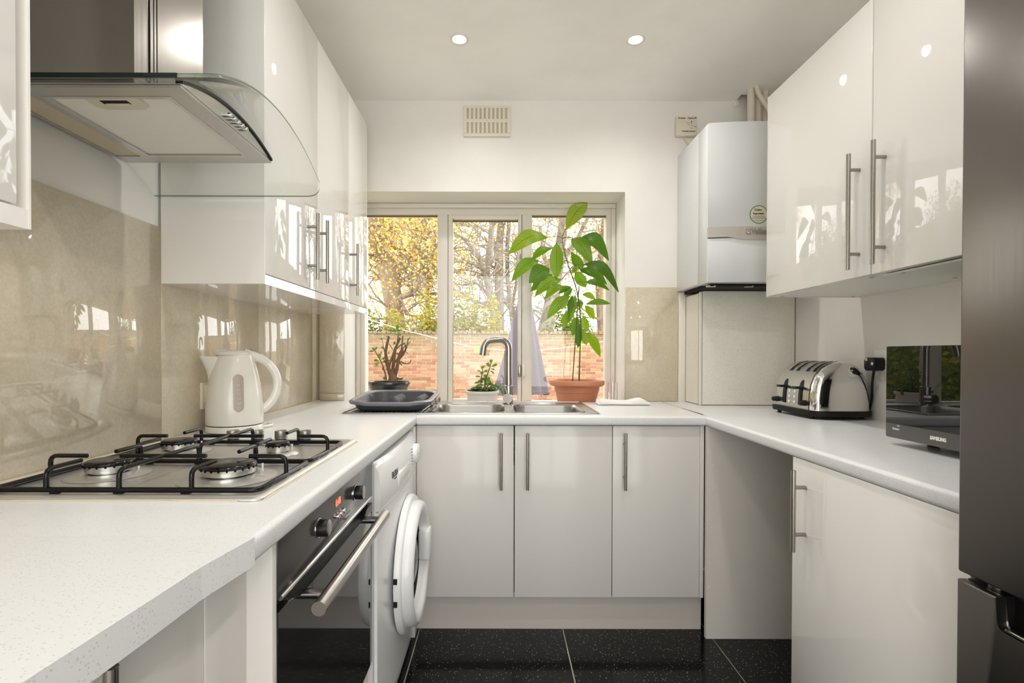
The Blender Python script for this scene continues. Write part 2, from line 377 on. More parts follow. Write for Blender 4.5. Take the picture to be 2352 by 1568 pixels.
w2 = bpy.data.objects.new('added_window', None); COL.objects.link(w2); w2.location = (0, NEAR, 0); w2['kind'] = 'structure'; OFF[w2.name] = Vector((0, NEAR, 0))
b = MB()
for x in (nx0, (nx0+nx1)/2-.05, nx1-.08): b.box(x, x+(.1 if nx0 < x < nx1-.2 else .08), NEAR-.10, NEAR-.04, 0, nz1)
b.box(nx0, nx1, NEAR-.10, NEAR-.04, nz1-.09, nz1).box(nx0, nx1, NEAR-.10, NEAR-.04, 0, .12); b.build('frame', M['frame'], w2)
for x0, x1 in ((nx0+.08, (nx0+nx1)/2-.05), ((nx0+nx1)/2+.05, nx1-.08)): MB().box(x0, x1, NEAR-.075, NEAR-.070, .12, nz1-.09).build('pane', M['pane'], w2, 0)
for nm, c, rot, sx_, sy_ in (('sky_portal', ((ox0+ox1)/2, 3.07, (oz0+oz1)/2), (R_(-90), 0, 0), ox1-ox0, oz1-oz0), ('added_door_portal', ((nx0+nx1)/2, NEAR-.13, nz1/2), (R_(90), 0, 0), nx1-nx0, nz1)):
    ld = bpy.data.lights.new(nm, 'AREA'); ld.shape = 'RECTANGLE'; ld.size = sx_; ld.size_y = sy_; ld.cycles.is_portal = True
    lo = bpy.data.objects.new(nm, ld); COL.objects.link(lo); lo.location = c; lo.rotation_euler = rot

# window
win = bpy.data.objects.new('window_1', None); COL.objects.link(win); win.location = (0, FY, oz0); win['kind'] = 'structure'; OFF[win.name] = Vector((0, FY, oz0))
z0, zt = .875, 1.948
b = MB().box(ox0, -.7765, FY, 3.03, oz0, oz1).box(.6144, ox1, FY, 3.03, oz0, oz1).box(-.7765, .6144, FY, 3.03, zt, oz1).box(-.7765, .6144, FY, 3.03, oz0, z0)
b.build('outer_frame', M['frame'], win, 0)
b = MB().box(ox0+.001, ox1-.001, FY-.025, FY-.0005, 1.982, oz1-.001, .004).box(.640, ox1-.001, FY-.02, FY-.0005, oz0, 1.9815, .004).box(ox0+.001, ox0+.022, FY-.02, FY-.0005, oz0, 1.9815, .004)
b.build('moulding', M['frame'], win)
for x0, x1 in ((-.358, -.298), (.1285, .186)): MB().box(x0, x1, FY-.004, 3.03, z0, zt, .003).build('mullion', M['frame'], win)
c0, c1 = -.295, .1257
b = MB().box(c0, -.270, FY-.012, 3.0, z0, zt-.003, .002).box(.1055, c1, FY-.012, 3.0, z0, zt-.003, .002).box(-.270, .1055, FY-.012, 3.0, zt-.028, zt-.003, .002).box(-.270, .1055, FY-.012, 3.0, z0, z0+.012, .002)
cas = b.build('casement', M['frame'], win)
MB().box(.107, .1235, FY-.03, FY-.010, 1.015, 1.085, .004).build('latch_plate', M['handle'], cas)
MB().box(.1285, .15, FY-.022, FY-.002, 1.02, 1.09, .004).build('keeper', M['frame'], cas)
MB().box(.112, .122, FY-.026, FY-.011, 1.655, 1.72, .002).build('stay', M['handle'], cas)
MB().box(c0-.004, c0, 3.0, 3.02, z0, zt).box(c1, c1+.003, 3.0, 3.02, z0, zt).box(c0, c1, 3.0, 3.02, zt-.003, zt).build('casement_seal', M['brown_gap'], win, 0)
for x0, x1, a, c in ((-.7765, -.358, z0, zt), (-.270, .1055, z0+.012, zt-.028), (.186, .6144, z0, zt)):
    MB().box(x0, x1, 2.985, 2.989, a, c).build('pane', M['pane'], win, 0)
    MB().box(x0, x1, 2.974, 2.985, c-.007, c).build('putty', M['brown_gap'], win, 0)
MB().box(ox0, ox1, 2.668, FY, oz0-.03, oz0).build('sill', M['frame'], win)

# ceiling downlights
LX, LY = (-.174, .576), (2.192, 1.32, .30)
def downlight(x, y, label):
    t = thing('ceiling_downlight', label, 'light', (x, y, CZ), 'recessed ceiling spotlights')
    MB().lathe([(.0265, -.001), (.030, -.004), (.038, -.005), (.041, -.0025), (.041, 0)], (x, y, CZ), 32).build('trim_ring', M['lamp_ring'], t)
    MB().lathe([(.0267, -.0015), (.018, -.0035), (.0005, -.0045)], (x, y, CZ), 24, cap1=True).build('lens', M['lens'], t)
    ld = bpy.data.lights.new('downlight', 'SPOT'); ld.energy = LAMP_W; ld.color = LAMP_COL; ld.spot_size = R_(165); ld.spot_blend = 1.0; ld.shadow_soft_size = .028
    lo = bpy.data.objects.new('bulb', ld); COL.objects.link(lo); lo.parent = t; lo.location = (0, 0, -.012)
    return t
downlight(LX[0], LY[0], 'lit round recessed spotlight in ceiling above the sink tap')
downlight(LX[1], LY[0], 'lit round recessed spotlight in ceiling nearer the boiler')
for k, y in enumerate(LY[1:]):
    for i, x in enumerate(LX):
        downlight(x, y, 'recessed ceiling spotlight, row %s from the window, on the %s' % (('two', 'three', 'four')[k], ('hob side', 'fridge side')[i]))

# air vent, thermostat receiver
t = thing('air_vent', 'cream slotted plastic air vent high on wall above the window', 'vent', (-.068, BW, 2.376))
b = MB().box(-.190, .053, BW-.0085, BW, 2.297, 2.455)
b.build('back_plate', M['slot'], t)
b = MB(); vx0, vx1, vz0, vz1 = -.192, .055, 2.295, 2.457; m_ = .0165
b.box(vx0, vx1, BW-.012, BW-.004, vz1-.0125, vz1, .0015).box(vx0, vx1, BW-.012, BW-.004, vz0, vz0+.018, .0015)
b.box(vx0, vx0+m_, BW-.012, BW-.004, vz0+.0185, vz1-.013).box(vx1-m_, vx1, BW-.012, BW-.004, vz0+.0185, vz1-.013).box(vx0+m_+.0003, vx1-m_-.0003, BW-.0122, BW-.004, 2.368, 2.387)
b.build('frame', M['cream'], t)
pit = (vx1-vx0-2*m_)/9.55
for i in range(9):
    x = vx0+m_+pit*(i+.5); MB().box(x, x+pit*.52, BW-.0118, BW-.004, vz0+.018, vz1-.0122).build('slat', M['cream'], t, 0)
MB().lathe([(.004, -.013), (.004, -.015), (.001, -.017)], (-.068, BW, 2.378), 12, 'y', cap1=True).build('slide_knob', M['cream'], t)
t = thing('thermostat_receiver', 'small square cream wireless receiver box on wall left above boiler', 'thermostat', (.98, BW, 2.35))
MB().prism([(.926, 2.300), (.934, 2.294), (1.025, 2.294), (1.0335, 2.300), (1.0335, 2.397), (.926, 2.397)], 'y', BW-.03, BW, .004).build('case', M['cream_box'], t)
fy = BW-.0305; rt, up = (1, 0, 0), (0, 0, 1)
text('Drayton', .0115, (.934, fy, 2.382), rt, up, M['print_dark'], t, .0002); text('Digistat RF', .0105, (.984, fy, 2.382), rt, up, M['print_dark'], t, .0001)
text('Wireless System', .0105, (.953, fy, 2.314), rt, up, M['print_dark'], t, .0002)
b = MB().box(1.002, 1.006, fy-.001, fy+.001, 2.366, 2.370).box(1.002, 1.006, fy-.001, fy+.001, 2.358, 2.362); b.build('indicator', M['print_dark'], t, 0)
b = MB().box(.978, .997, fy-.0005, fy+.001, 2.3605, 2.362).box(.984, .997, fy-.0005, fy+.001, 2.350, 2.3515).box(1.0, 1.012, fy-.0005, fy+.001, 2.346, 2.3475).box(1.0, 1.010, fy-.0005, fy+.001, 2.332, 2.3335)
b.box(1.020, 1.029, fy-.0005, fy+.001, 2.339, 2.343); b.build('printed_lines', M['print_grey'], t, 0)
MB().tube(arcpath([(.975, BW-.012, 2.296), (.978, BW-.014, 2.275), (1.02, BW-.014, 2.235), (1.05, BW-.014, 2.19), (1.06, BW-.014, 2.12)], .03), .0035, 8).build('cable', M['cream_box'], t)

# ------------------------------------------------------------------ worktops
XL, XR, YF = -.334, .833, 2.066
t = thing('worktop', 'long speckled cream worktop carrying the gas hob and kettle', 'worktop', (-.65, 1.4, WB))
b = MB()
prof = [(LW, WB)]+[(XL-.010+.010*math.sin(R_(a)), WB+.010-.010*math.cos(R_(a))) for a in (0, 30, 60, 90)]+[(XL-.010+.010*math.cos(R_(a)), WT-.010+.010*math.sin(R_(a))) for a in (0, 18, 36, 54, 72, 90)]+[(LW, WT)]
b.prism(prof, 'y', .6988, BW)
b.build('slab', M['worktop'], t)
b = MB().prism([(LW, -.6), (-.373, -.6), (-.3665, .36), (-.3555, .52), (-.351, .6), (-.3352, .6985), (LW, .6985)], 'z', WB, WT)
b.build('cut_slab', M['worktop'], t)
pts = [(-.373, -.6), (-.3665, .36), (-.3555, .52), (-.351, .6), (-.3352, .698)]
e = MB().prism(pts+[(x+.0012, y) for x, y in pts[::-1]], 'z', WB-.0005, WT+.0003).build('edge_strip', M['worktop'], t, 0)
MB().tube([(LW+.010, -.5, WT+.001), (LW+.010, BW-.01, WT+.001)], .004, 8).build('sealant', M['silicone'], t)
t = thing('worktop', 'speckled cream worktop holding the steel sink under the window', 'worktop', (.25, 2.4, WB))
b = MB(); 
pf = lambda y0, s: [(y0+s*(.010-.010*math.sin(R_(a))), WB+.010-.010*math.cos(R_(a))) for a in (0, 30, 60, 90)]+[(y0+s*(.010-.010*math.cos(R_(a))), WT-.010+.010*math.sin(R_(a))) for a in (0, 18, 36, 54, 72, 90)]
b.prism(pf(YF, 1)+[(2.135, WT), (2.135, WB)], 'x', XL+.0005, XR+.0085)                           # front strip
b.box(XL+.0005, -.29, 2.135, 2.665, WB, WT).box(.40, .855, 2.135, 2.665, WB, WT).box(-.29, .40, 2.60, 2.665, WB, WT)
b.box(ox1, .8585, 2.665, BW-.0005, WB, WT); b.box(XL+.0005, XL+.002, 2.665, 2.667, WB, WT)
b.build('slab', M['worktop'], t)
t = thing('worktop', 'speckled cream worktop carrying the toaster and microwave', 'worktop', (1.15, 1.8, WB))
b = MB(); q = pf(XR, 1)+[(RW, WT), (RW, WB)]
b.prism(q, 'y', .90, YF); b.prism([(XR+.0095, YF), (RW, YF), (RW, BW), (.8605, BW)], 'z', WB, WT)
b.build('slab', M['worktop'], t)
MB().prism([(XR+.0085, YF+.004), (XR+.0095, YF+.004), (.8605, BW-.008), (.8585, BW-.008)], 'z', WT-.004, WT+.0002).build('joint_line', M['brown_gap'], t, 0)

# ------------------------------------------------------------------ bar handles and doors
def bar_handle(door, p0, p1, face, out, r=.006, inset=.047):
    """bar from p0 to p1 standing off a door; face = door plane coordinate, out = axis vector away from the door"""
    p0, p1, out = Vector(p0), Vector(p1), Vector(out); d = (p1-p0).normalized()
    b = MB().tube([p0, p1], r, 12)
    for q in (p0+d*inset, p1-d*inset):
        k = (q.x if abs(out.x) else q.y); L = abs(k-face)
        b.tube([q, q-out*L], r*.82, 10)
    return b.build('handle', M['handle'], door)
DF = 2.0925
t = thing('base_cabinet', 'white two-door base cabinet under the sink with paired upright handles', 'cabinet', (.063, 2.4, .15))
MB().box(-.362, -.339, 2.060, DF+.019, .0, .8545, .001).build('corner_post', M['gloss_low'], t)
MB().box(-.33, .4635, DF+.02, 2.70, .15, .16).box(-.33, -.312, DF+.02, 2.70, .16, .69).box(.446, .4635, DF+.02, 2.70, .16, .855).box(.055, .062, DF+.0195, DF+.06, .16, .69).build('carcass', M['carcass'], t, 0)
for x0, x1, hx in ((-.3375, .0595, .008), (.0645, .4625, .115)):
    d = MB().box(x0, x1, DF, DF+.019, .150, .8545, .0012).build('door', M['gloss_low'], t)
    bar_handle(d, (hx, DF-.031, .598), (hx, DF-.031, .828), DF, (0, -1, 0), .0062)
t = thing('base_cabinet', 'white single-door base cabinet right of the sink unit', 'cabinet', (.66, 2.4, .15))
MB().box(.4645, .838, DF+.02, 2.70, .15, .16).box(.4645, .482, DF+.02, 2.70, .16, .855).box(.820, .838, DF+.02, 2.70, .16, .855).build('carcass', M['carcass'], t, 0)
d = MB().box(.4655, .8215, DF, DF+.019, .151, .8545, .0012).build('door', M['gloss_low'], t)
bar_handle(d, (.511, DF-.031, .598), (.511, DF-.031, .829), DF, (0, -1, 0), .0062)
MB().box(.8225, .838, DF-.004, DF+.019, .151, .8585, .001).build('filler_post', M['gloss_low'], t)
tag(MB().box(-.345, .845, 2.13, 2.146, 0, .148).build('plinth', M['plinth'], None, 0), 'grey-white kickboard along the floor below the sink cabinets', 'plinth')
t = thing('end_panel', 'tall plain panel closing the back of the empty appliance gap', 'panel', (1.14, 2.066, 0))
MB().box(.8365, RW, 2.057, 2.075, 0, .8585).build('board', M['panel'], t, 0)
for x, z in ((.86, .70), (.862, .60), (.858, .45), (.853, .31), (.85, .21), (1.02, .66), (1.015, .54), (1.02, .36)): MB().lathe([(.0001, -.0012), (.0025, -.0006), (.003, 0)], (x, 2.057, z), 8, 'y').build('screw_cap', M['carcass'], t)
t = thing('base_cabinet', 'white base cabinet with long bar handle beside the fridge', 'cabinet', (1.14, 1.2, 0))
MB().box(.859, RW, .905, 1.452, .10, .8585).box(.859, RW, 1.452, 1.456, 0, .8585).build('carcass', M['carcass'], t, 0)
d = MB().box(.837, .858, .905, 1.456, .012, .8585, .0012).build('door', M['gloss'], t)
bar_handle(d, (.803, 1.394, .610), (.803, 1.394, .833), .837, (-1, 0, 0), .0065)
# left run: near cabinet, oven housing
t = thing('base_cabinet', 'white base cabinet under the near end of the hob worktop', 'cabinet', (-.66, .3, 0))
MB().box(-.93, -.414, -.5, .676, .15, .857).build('carcass', M['carcass'], t, 0)
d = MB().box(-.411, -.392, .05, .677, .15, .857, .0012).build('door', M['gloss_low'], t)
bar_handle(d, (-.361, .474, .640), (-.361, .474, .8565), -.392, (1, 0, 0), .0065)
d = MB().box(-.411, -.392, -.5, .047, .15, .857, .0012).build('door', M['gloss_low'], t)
t = thing('oven_housing', 'plain white housing panels left of the built-in oven', 'cabinet', (-.66, .7, 0))
MB().box(-.411, -.392, .680, .790, .0, .8585, .0012).build('filler_panel', M['gloss_low'], t)
MB().box(-.93, -.352, .792, .808, 0, .8585, .0012).build('side_panel', M['gloss_low'], t)
MB().box(-.93, -.40, .809, 1.422, .10, .285).box(-.40, -.365, .809, 1.421, .03, .286).build('base_drawer', M['gloss_low'], t, 0)
MB().box(-.93, -.352, 1.4225, 1.432, 0, .8585).build('far_side_panel', M['gloss_low'], t, 0)

# wall cabinets
def wall_unit(label, loc, fx, bx, y0, y1, z0, z1, doors, sgn, bottom, material='gloss'):
    """cabinet along a side wall; fx = door face, bx = wall side, doors = [(ya, yb, handle y or None)]"""
    t = thing('wall_cabinet', label, 'cabinet', loc)
    k = .020*sgn
    b = MB().box(*sorted((bx, fx)), y0, y0+.004, z0, z1).box(*sorted((bx, fx)), y1-.004, y1, z0, z1) if material == 'gloss' else MB()
    b.box(*sorted((bx, fx-k)), y0+.001, y1-.001, z0+.003, z1-.001)
    b.build('carcass', M['carcass'], t, 0)
    if bottom: MB().box(*sorted((fx-.30*sgn, fx-.001*sgn)), y0+.0045, y1-.0045, z0-.0005, z0+bottom).build('light_pelmet', M['gloss'], t)
    for ya, yb, hy in doors:
        d = MB().box(*sorted((fx-k*.95, fx)), ya+.0012, yb-.0012, z0+bottom+.0025, z1-.001, .0012).build('door', M[material], t)
        if hy: bar_handle(d, (fx+.034*sgn, hy, hz0), (fx+.034*sgn, hy, hz1), fx, (sgn, 0, 0), .0062)
    return t
hz0, hz1 = 1.405, 1.634
wall_unit('tall white gloss two-door wall cabinet right of the hood', (-.81, 1.85, 1.345), -.664, LW+.0085, 1.449, 2.2565, 1.345, 2.293, [(1.4535, 1.874, 1.779), (1.874, 2.2525, 1.8785)], 1, .027)
wall_unit('narrow white gloss single-door wall cabinet next to the window', (-.81, 2.42, 1.345), -.664, LW+.0085, 2.257, 2.569, 1.345, 2.293, [(2.2615, 2.5645, 2.276)], 1, .027)
wall_unit('white gloss wall cabinet left of the hood', (-.81, .4, 1.323), -.664, LW+.0085, -.2, .7275, 1.323, 2.293, [(-.196, .25, .20), (.25, .7075, None)], 1, .027)
tag(MB().box(-.957, -.675, 2.571, 2.585, 1.347, 1.392).build('filler_strip', M['gloss'], None, 0), 'white strip filling the end below the narrow wall cabinet', 'strip')
hz0, hz1 = 1.402, 1.747
t = wall_unit('wide white gloss two-door wall cabinet on the wall above the toaster', (1.27, 1.5, 1.379), 1.075, RW-.0005, .92, 2.066, 1.379, 2.18, [(1.4865, 2.0655, 1.5345), (.92, 1.4835, 1.433)], -1, 0, 'gloss')
MB().box(1.10, 1.45, .93, 1.47, 1.374, 1.379).build('base_board', M['carcass'], t, 0)
for x, y in ((1.12, 2.03), (1.11, 1.53), (1.11, 1.41), (1.40, 2.03), (1.36, 1.53)): MB().lathe([(.0001, -.002), (.006, -.0015), (.007, 0)], (x, y, 1.3745 if y < 1.47 else 1.379), 10).build('cover_cap', M['slot'], t)

# ------------------------------------------------------------------ boiler corner
t = thing('boiler', 'white wall-hung boiler with grey band and round green-rimmed sticker', 'boiler', (1.16, BW, 1.474))
bx0, bx1, bzb, bzt = .942, 1.382, 1.474, 2.192
MB().box(bx0, bx1, 2.437, BW, bzb+.006, bzt+.004, .003).build('rear_casing', M['boiler'], t)
def bow(x): u = (x-(bx0+bx1)/2)/((bx1-bx0)/2); return 2.322-.022*(1-u*u)
fx = [bx0+(bx1-bx0)*i/16 for i in range(17)]
fr_ = lambda z0, z1: [[(x, bow(x)+.0015, z0), (x, bow(x), z0+.002), (x, bow(x), z1-.002), (x, bow(x)+.0015, z1), (x, 2.434, z1), (x, 2.434, z0)] for x in fx]
b = MB().loops(fr_(1.722, bzt), True, True); b.build('front_cover', M['boiler'], t)
b = MB().loops(fr_(bzb, 1.672), True, True); b.build('lower_flap', M['boiler'], t)
top = [1.7215]*17; bot = [1.676-.013*max(0, min(1, (x-1.03)/.06))**1*max(0, 1-max(0, (x-1.29)/.06)) for x in fx]
b = MB().loops([[(fx[i], bow(fx[i])-.004, top[i]), (fx[i], bow(fx[i])-.004, bot[i]), (fx[i], 2.40, bot[i]), (fx[i], 2.40, top[i])] for i in range(17)], True, True)
b.build('grey_band', M['boiler_band'], t)
MB().box(bx0-.0008, bx0+.004, 2.331, 2.435, bzb+.001, bzt-.001, .0005, 1).build('side_flange', M['boiler'], t)
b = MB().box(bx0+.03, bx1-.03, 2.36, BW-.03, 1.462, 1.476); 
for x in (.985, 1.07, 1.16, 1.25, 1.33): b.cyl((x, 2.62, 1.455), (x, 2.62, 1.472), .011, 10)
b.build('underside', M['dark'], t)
for x in (.985, 1.16, 1.30): MB().tube([(x-.03, 2.37, 1.464), (x+.01, 2.365, 1.464)], .006, 8).build('isolator_lever', M['chrome_dull'], t)
b = MB().lathe([(.055, 0), (.055, .012), (.048, .024), (.028, .030), (.001, .031)], (1.09, 2.60, bzt+.004), 24); b.build('flue_collar', M['cream_box'], t)
sx = 1.160; sy = bow(sx)-.0012; sz = 1.775
MB().lathe([(.0405, 0), (.0405, -.0004), (.0375, -.0006), (.0375, 0)], (sx, sy, sz), 40, 'y').build('sticker_rim', M['print_green'], t)
MB().lathe([(.0376, 0), (.0376, -.0004), (.0005, -.0004)], (sx, sy, sz), 40, 'y', cap1=True).build('sticker', M['sticker'], t)
fy = sy-.0008; rt, up = (1, 0, 0), (0, 0, 1)
text('Vaillant', .0105, (sx-.012, fy, sz+.017), rt, up, M['print_green'], t, .0004, squash=.8); text('Important', .0125, (sx-.026, fy, sz+.0005), rt, up, M['print_dark'], t, .0003, squash=.95)
b = MB().lathe([(.0042, 0), (.0042, -.0004), (.003, -.0004), (.003, 0)], (sx-.0165, fy, sz+.0205), 16, 'y').box(sx-.021, sx-.012, fy-.0003, fy, sz+.0155, sz+.0163).box(sx-.021, sx-.012, fy-.0003, fy, sz+.0248, sz+.0256)
for dz, wd in ((-.008, .023), (-.0125, .031), (-.0195, .030), (-.028, .022)):
    b.box(sx-wd, sx+wd, fy-.0003, fy, sz+dz, sz+dz+.0012)
b.build('sticker_print', M['print_green'], t, 0)
lx = 1.104; ly = bow(lx)-.006
text('Vaillant', .034, (lx+.022, ly-.003, 1.688), rt, up, M['print_grey'], t, .0012, squash=.78)
b = MB().box(lx-.002, lx+.018, ly-.002, ly+.004, 1.6865, 1.7115, .001); b.build('emblem', M['print_grey'], t)
b = MB().lathe([(.0085, 0), (.0085, -.0006), (.0062, -.0006), (.0062, 0)], (lx+.008, ly-.002, 1.698), 20, 'y', scale=(.9, 1.15)).lathe([(.004, 0), (.004, -.0006), (.0002, -.0006)], (lx+.008, ly-.002, 1.7055), 10, 'y', scale=(1, .7))
b.tube([(lx+.006, ly-.0025, 1.7045), (lx+.0055, ly-.0025, 1.7095)], .0008, 5).tube([(lx+.010, ly-.0025, 1.7045), (lx+.0105, ly-.0025, 1.7095)], .0008, 5)
b.lathe([(.003, 0), (.003, -.0006), (.0002, -.0006)], (lx+.008, ly-.002, 1.6945), 10, 'y', scale=(.8, 1.2)); b.build('emblem_face', M['boiler'], t)
# pipes to the ceiling
for k, (x, y, lab) in enumerate(((1.268, 2.600, 'thick cream painted pipe rising from boiler to ceiling, leftmost of three upright pipes'), (1.313, 2.615, 'cream upright pipe above boiler, between the other two upright pipes'), (1.352, 2.625, 'cream upright pipe above boiler, beside the wall cabinet edge'))):
    tag(MB().cyl((x, y, 2.194), (x, y, CZ+.09), (.018, .015, .0155)[k], 14).build('pipe', M['pipe']), lab, 'pipe', 'pipes above the boiler')
tag(MB().tube(arcpath([(1.275, 2.572, CZ+.08), (1.279, 2.572, 2.47), (1.385, 2.560, 2.295), (1.43, 2.56, 2.25)], .05), .011, 10).build('pipe', M['pipe']), 'thin cream pipe crossing diagonally in front of the upright boiler pipes', 'pipe', 'pipes above the boiler')
tag(MB().tube(arcpath([(1.315, 2.52, 2.195), (1.32, 2.52, 2.235), (1.365, 2.515, 2.275), (1.45, 2.515, 2.29)], .05), .016, 12).build('pipe', M['pipe']), 'cream bent pipe curving from boiler top towards the right wall', 'pipe', 'pipes above the boiler')
# boxed corner below the boiler
t = thing('pipe_boxing', 'speckled board boxing in the corner under the boiler', 'panel', (1.22, 2.6, WT))
MB().box(.9985, RW-.002, 2.518, 2.536, WT+.003, 1.459, .0008).build('front_board', M['board'], t, 0)
MB().box(.988, .9975, 2.534, BW, WT+.003, 1.452, .0008).build('side_board', M['board'], t, 0)
MB().box(.984, .996, 2.516, 2.533, WT+.001, 1.456, .002).build('corner_bead', M['frame'], t, 0)
b = MB().box(.9965, .9985, 2.519, 2.533, WT+.002, 1.455).box(RW-.0035, RW, 2.517, 2.534, WT+.002, 1.44).box(1.0, RW-.003, 2.5165, 2.53, WT, WT+.0035).box(.9865, .9885, 2.534, 2.541, WT, 1.45)
b.build('open_joint', M['brown_gap'], t, 0)
tag(MB().box(.949, .9855, BW-.012, BW, WT, 1.474, .002).build('cover_strip', M['frame']), 'narrow cream cover strip up the wall between beige tile and boxing', 'strip')
# plug and socket by the microwave, socket behind the kettle
t = thing('wall_socket', 'white double wall socket half hidden behind the microwave', 'socket', (RW, 1.90, 1.125))
MB().box(RW-.009, RW, 1.832, 1.978, 1.082, 1.168, .003).build('face_plate', M['white_appl'], t)
MB().box(RW-.012, RW-.008, 1.86, 1.872, 1.145, 1.16, .001).build('rocker_switch', M['white_appl'], t)
t = thing('power_plug', 'black plug in the right wall socket behind the toaster', 'plug', (RW-.02, 1.945, 1.10))
MB().prism(rrect(1.918, 1.972, 1.088, 1.138, .009), 'x', RW-.05, RW-.010, .003).build('plug_body', M['black'], t)
MB().box(RW-.0506, RW-.049, 1.955, 1.967, 1.125, 1.136).build('paper_label', M['sticker'], t, 0)
MB().lathe([(.006, 0), (.006, -.0008), (.0003, -.0008)], (RW-.0495, 1.930, 1.115), 16, 'x', cap1=True).build('round_label', M['print_white'], t)
MB().tube(arcpath([(RW-.03, 1.947, 1.09), (RW-.028, 1.958, 1.05), (RW-.010, 1.985, .96), (RW-.006, 2.02, .91)], .05), .0045, 8).build('cord', M['black'], t)
t = thing('wall_socket', 'cream wall socket on beige tile behind the kettle spout', 'socket', (-.95, 1.62, 1.0))
MB().box(-.957, -.948, 1.632, 1.775, .968, 1.054, .003).build('face_plate', M['cream_box'], t)
t = thing('power_plug', 'cream plug with moulded grip beside the kettle', 'plug', (-.93, 1.60, .98))
MB().prism(rrect(1.645, 1.695, .985, 1.05, .008), 'x', -.9475, -.925, .003).build('plug_body', M['cream_box'], t)

# ------------------------------------------------------------------ cooker hood
t = thing('cooker_hood', 'steel chimney cooker hood with arched glass canopy above the hob', 'cooker hood', (LW, 1.12, 1.6))
def arch(y): return 1.683-(1.04 if y < 1.12 else 1.0)*(y-1.12)**2
ya, yb = .846, 1.431; gx = -.488; cr = .045
ny = 28; g = 0.0035
def gfront(y):                                  # front edge with rounded corners
    d = min(y-ya, yb-y)
    return gx if d >= cr else gx-(cr-math.sqrt(max(0, cr*cr-(cr-d)**2)))
yy = sorted(set([ya+(yb-ya)*i/ny for i in range(ny+1)]+[ya+.002, ya+.006, ya+.014, yb-.002, yb-.006, yb-.014]))
b = MB()
A = [[(LW+.002, y, arch(y)-g), (gfront(y), y, arch(y)-g), (gfront(y), y, arch(y)+g), (LW+.002, y, arch(y)+g)] for y in yy]
b.loops(A, True, True); b.build('glass_canopy', M['hood_glass'], t)
b = MB()                                        # dark green polished edge of the glass
for k, (p, q) in enumerate(zip(yy, yy[1:])):
    x0, x1 = gfront(p)+.0004, gfront(q)+.0004
    b.face([(x0, p, arch(p)-g*.4), (x1, q, arch(q)-g*.4), (x1, q, arch(q)+g*.4), (x0, p, arch(p)+g*.4)])
b.face([(LW+.003, yb+.0004, arch(yb)-g*.4), (gx-cr, yb+.0004, arch(yb)-g*.4), (gx-cr, yb+.0004, arch(yb)+g*.4), (LW+.003, yb+.0004, arch(yb)+g*.4)])
b.build('polished_edge', M['edge_line'], t)
MB().box(LW+.002, gx-cr+.002, ya-.0012, ya+.0004, arch(ya)-g*1.1, arch(ya)+g*1.1).build('near_edge', M['glass_edge'], t, 0)
hb0, hb1, hz, hx = .940, 1.310, 1.637, -.583
ys_ = [hb0+(hb1-hb0)*i/20 for i in range(21)]
def htop(y): return max(hz+.0008, arch(y)-.0075)
b = MB().loops([[(LW+.012, y, hz+.001), (hx, y, hz+.001), (hx, y, htop(y)), (LW+.012, y, htop(y))] for y in ys_], True, True)
b.build('hood_body', M['steel'], t)
fz = hz-.0005
b = MB(); f0x, f1x, f0y, f1y = -.868, -.622, .972, 1.268      # bottom frame with openings
for x0, x1, y0, y1 in ((LW+.012, hx, hb0, f0y), (LW+.012, hx, f1y, hb1), (f1x, hx, f0y, f1y), (-.885, f0x, f0y, f1y), (LW+.012, -.943, f0y, f1y)): b.box(x0, x1, y0, y1, hz-.004, hz+.002)
b.build('bottom_frame', M['steel'], t)
MB().box(f0x, f1x, f0y, f1y, hz-.001, hz+.0005).build('grease_filter', M['filter'], t, 0)
b = MB()
for x0, x1, y0, y1 in ((f0x, f1x, f0y, f0y+.008), (f0x, f1x, f1y-.008, f1y), (f0x, f0x+.008, f0y+.0081, f1y-.0081), (f1x-.008, f1x, f0y+.0081, f1y-.0081)): b.box(x0, x1, y0, y1, hz-.0047, hz)
b.build('filter_rim', M['chrome_dull'], t, 0)
fl = MB().prism([(-.795, f0y+.006), (-.690, f0y+.006), (-.690, f0y+.040), (-.705, f0y+.052), (-.780, f0y+.052), (-.795, f0y+.040)], 'z', hz-.005, hz-.0005, .001).build('filter_latch', M['hood_plastic'], t, 0)
MB().box(-.768, -.716, f0y+.014, f0y+.026, hz-.0058, hz-.0045).build('finger_slot', M['dark'], fl, 0); MB().box(-.764, -.718, f0y+.024, f0y+.034, hz-.008, hz-.0045, .001).build('latch_tab', M['hood_plastic'], fl)
MB().box(-.943, -.885, f0y, f1y, hz-.002, hz+.0005).build('lamp_cover', M['lamp_cover'], t, 0)
b = MB().loops([[(hx-.010, y, htop(y)-.001), (hx+.0035, y, htop(y)-.001), (hx+.0035, y, htop(y)+.0045), (hx-.010, y, htop(y)+.0045)] for y in ys_], True, True); b.build('black_gasket', M['black'], t)
for i in range(5):
    y = 1.098+.0168*i; q = MB().lathe([(.0048, 0), (.0048, .010), (.0042, .0115), (.0003, .0118)], (hx, y, 1.6565), 14, 'x'); q.build('push_button', M['chrome_dull'], t)
b = MB().box(-.955, -.72, .993, 1.213, 1.66, 2.487).box(-.90, -.70, 1.052, 1.2125, 1.66, 2.487)
b.box(-.955, -.704, .9905, 1.03, 1.66, 2.487).box(-.955, -.701, 1.033, 1.041, 1.66, 2.487).box(-.955, -.701, 1.044, 1.050, 1.66, 2.487)
b.build('chimney', M['steel_v'], t, 20)

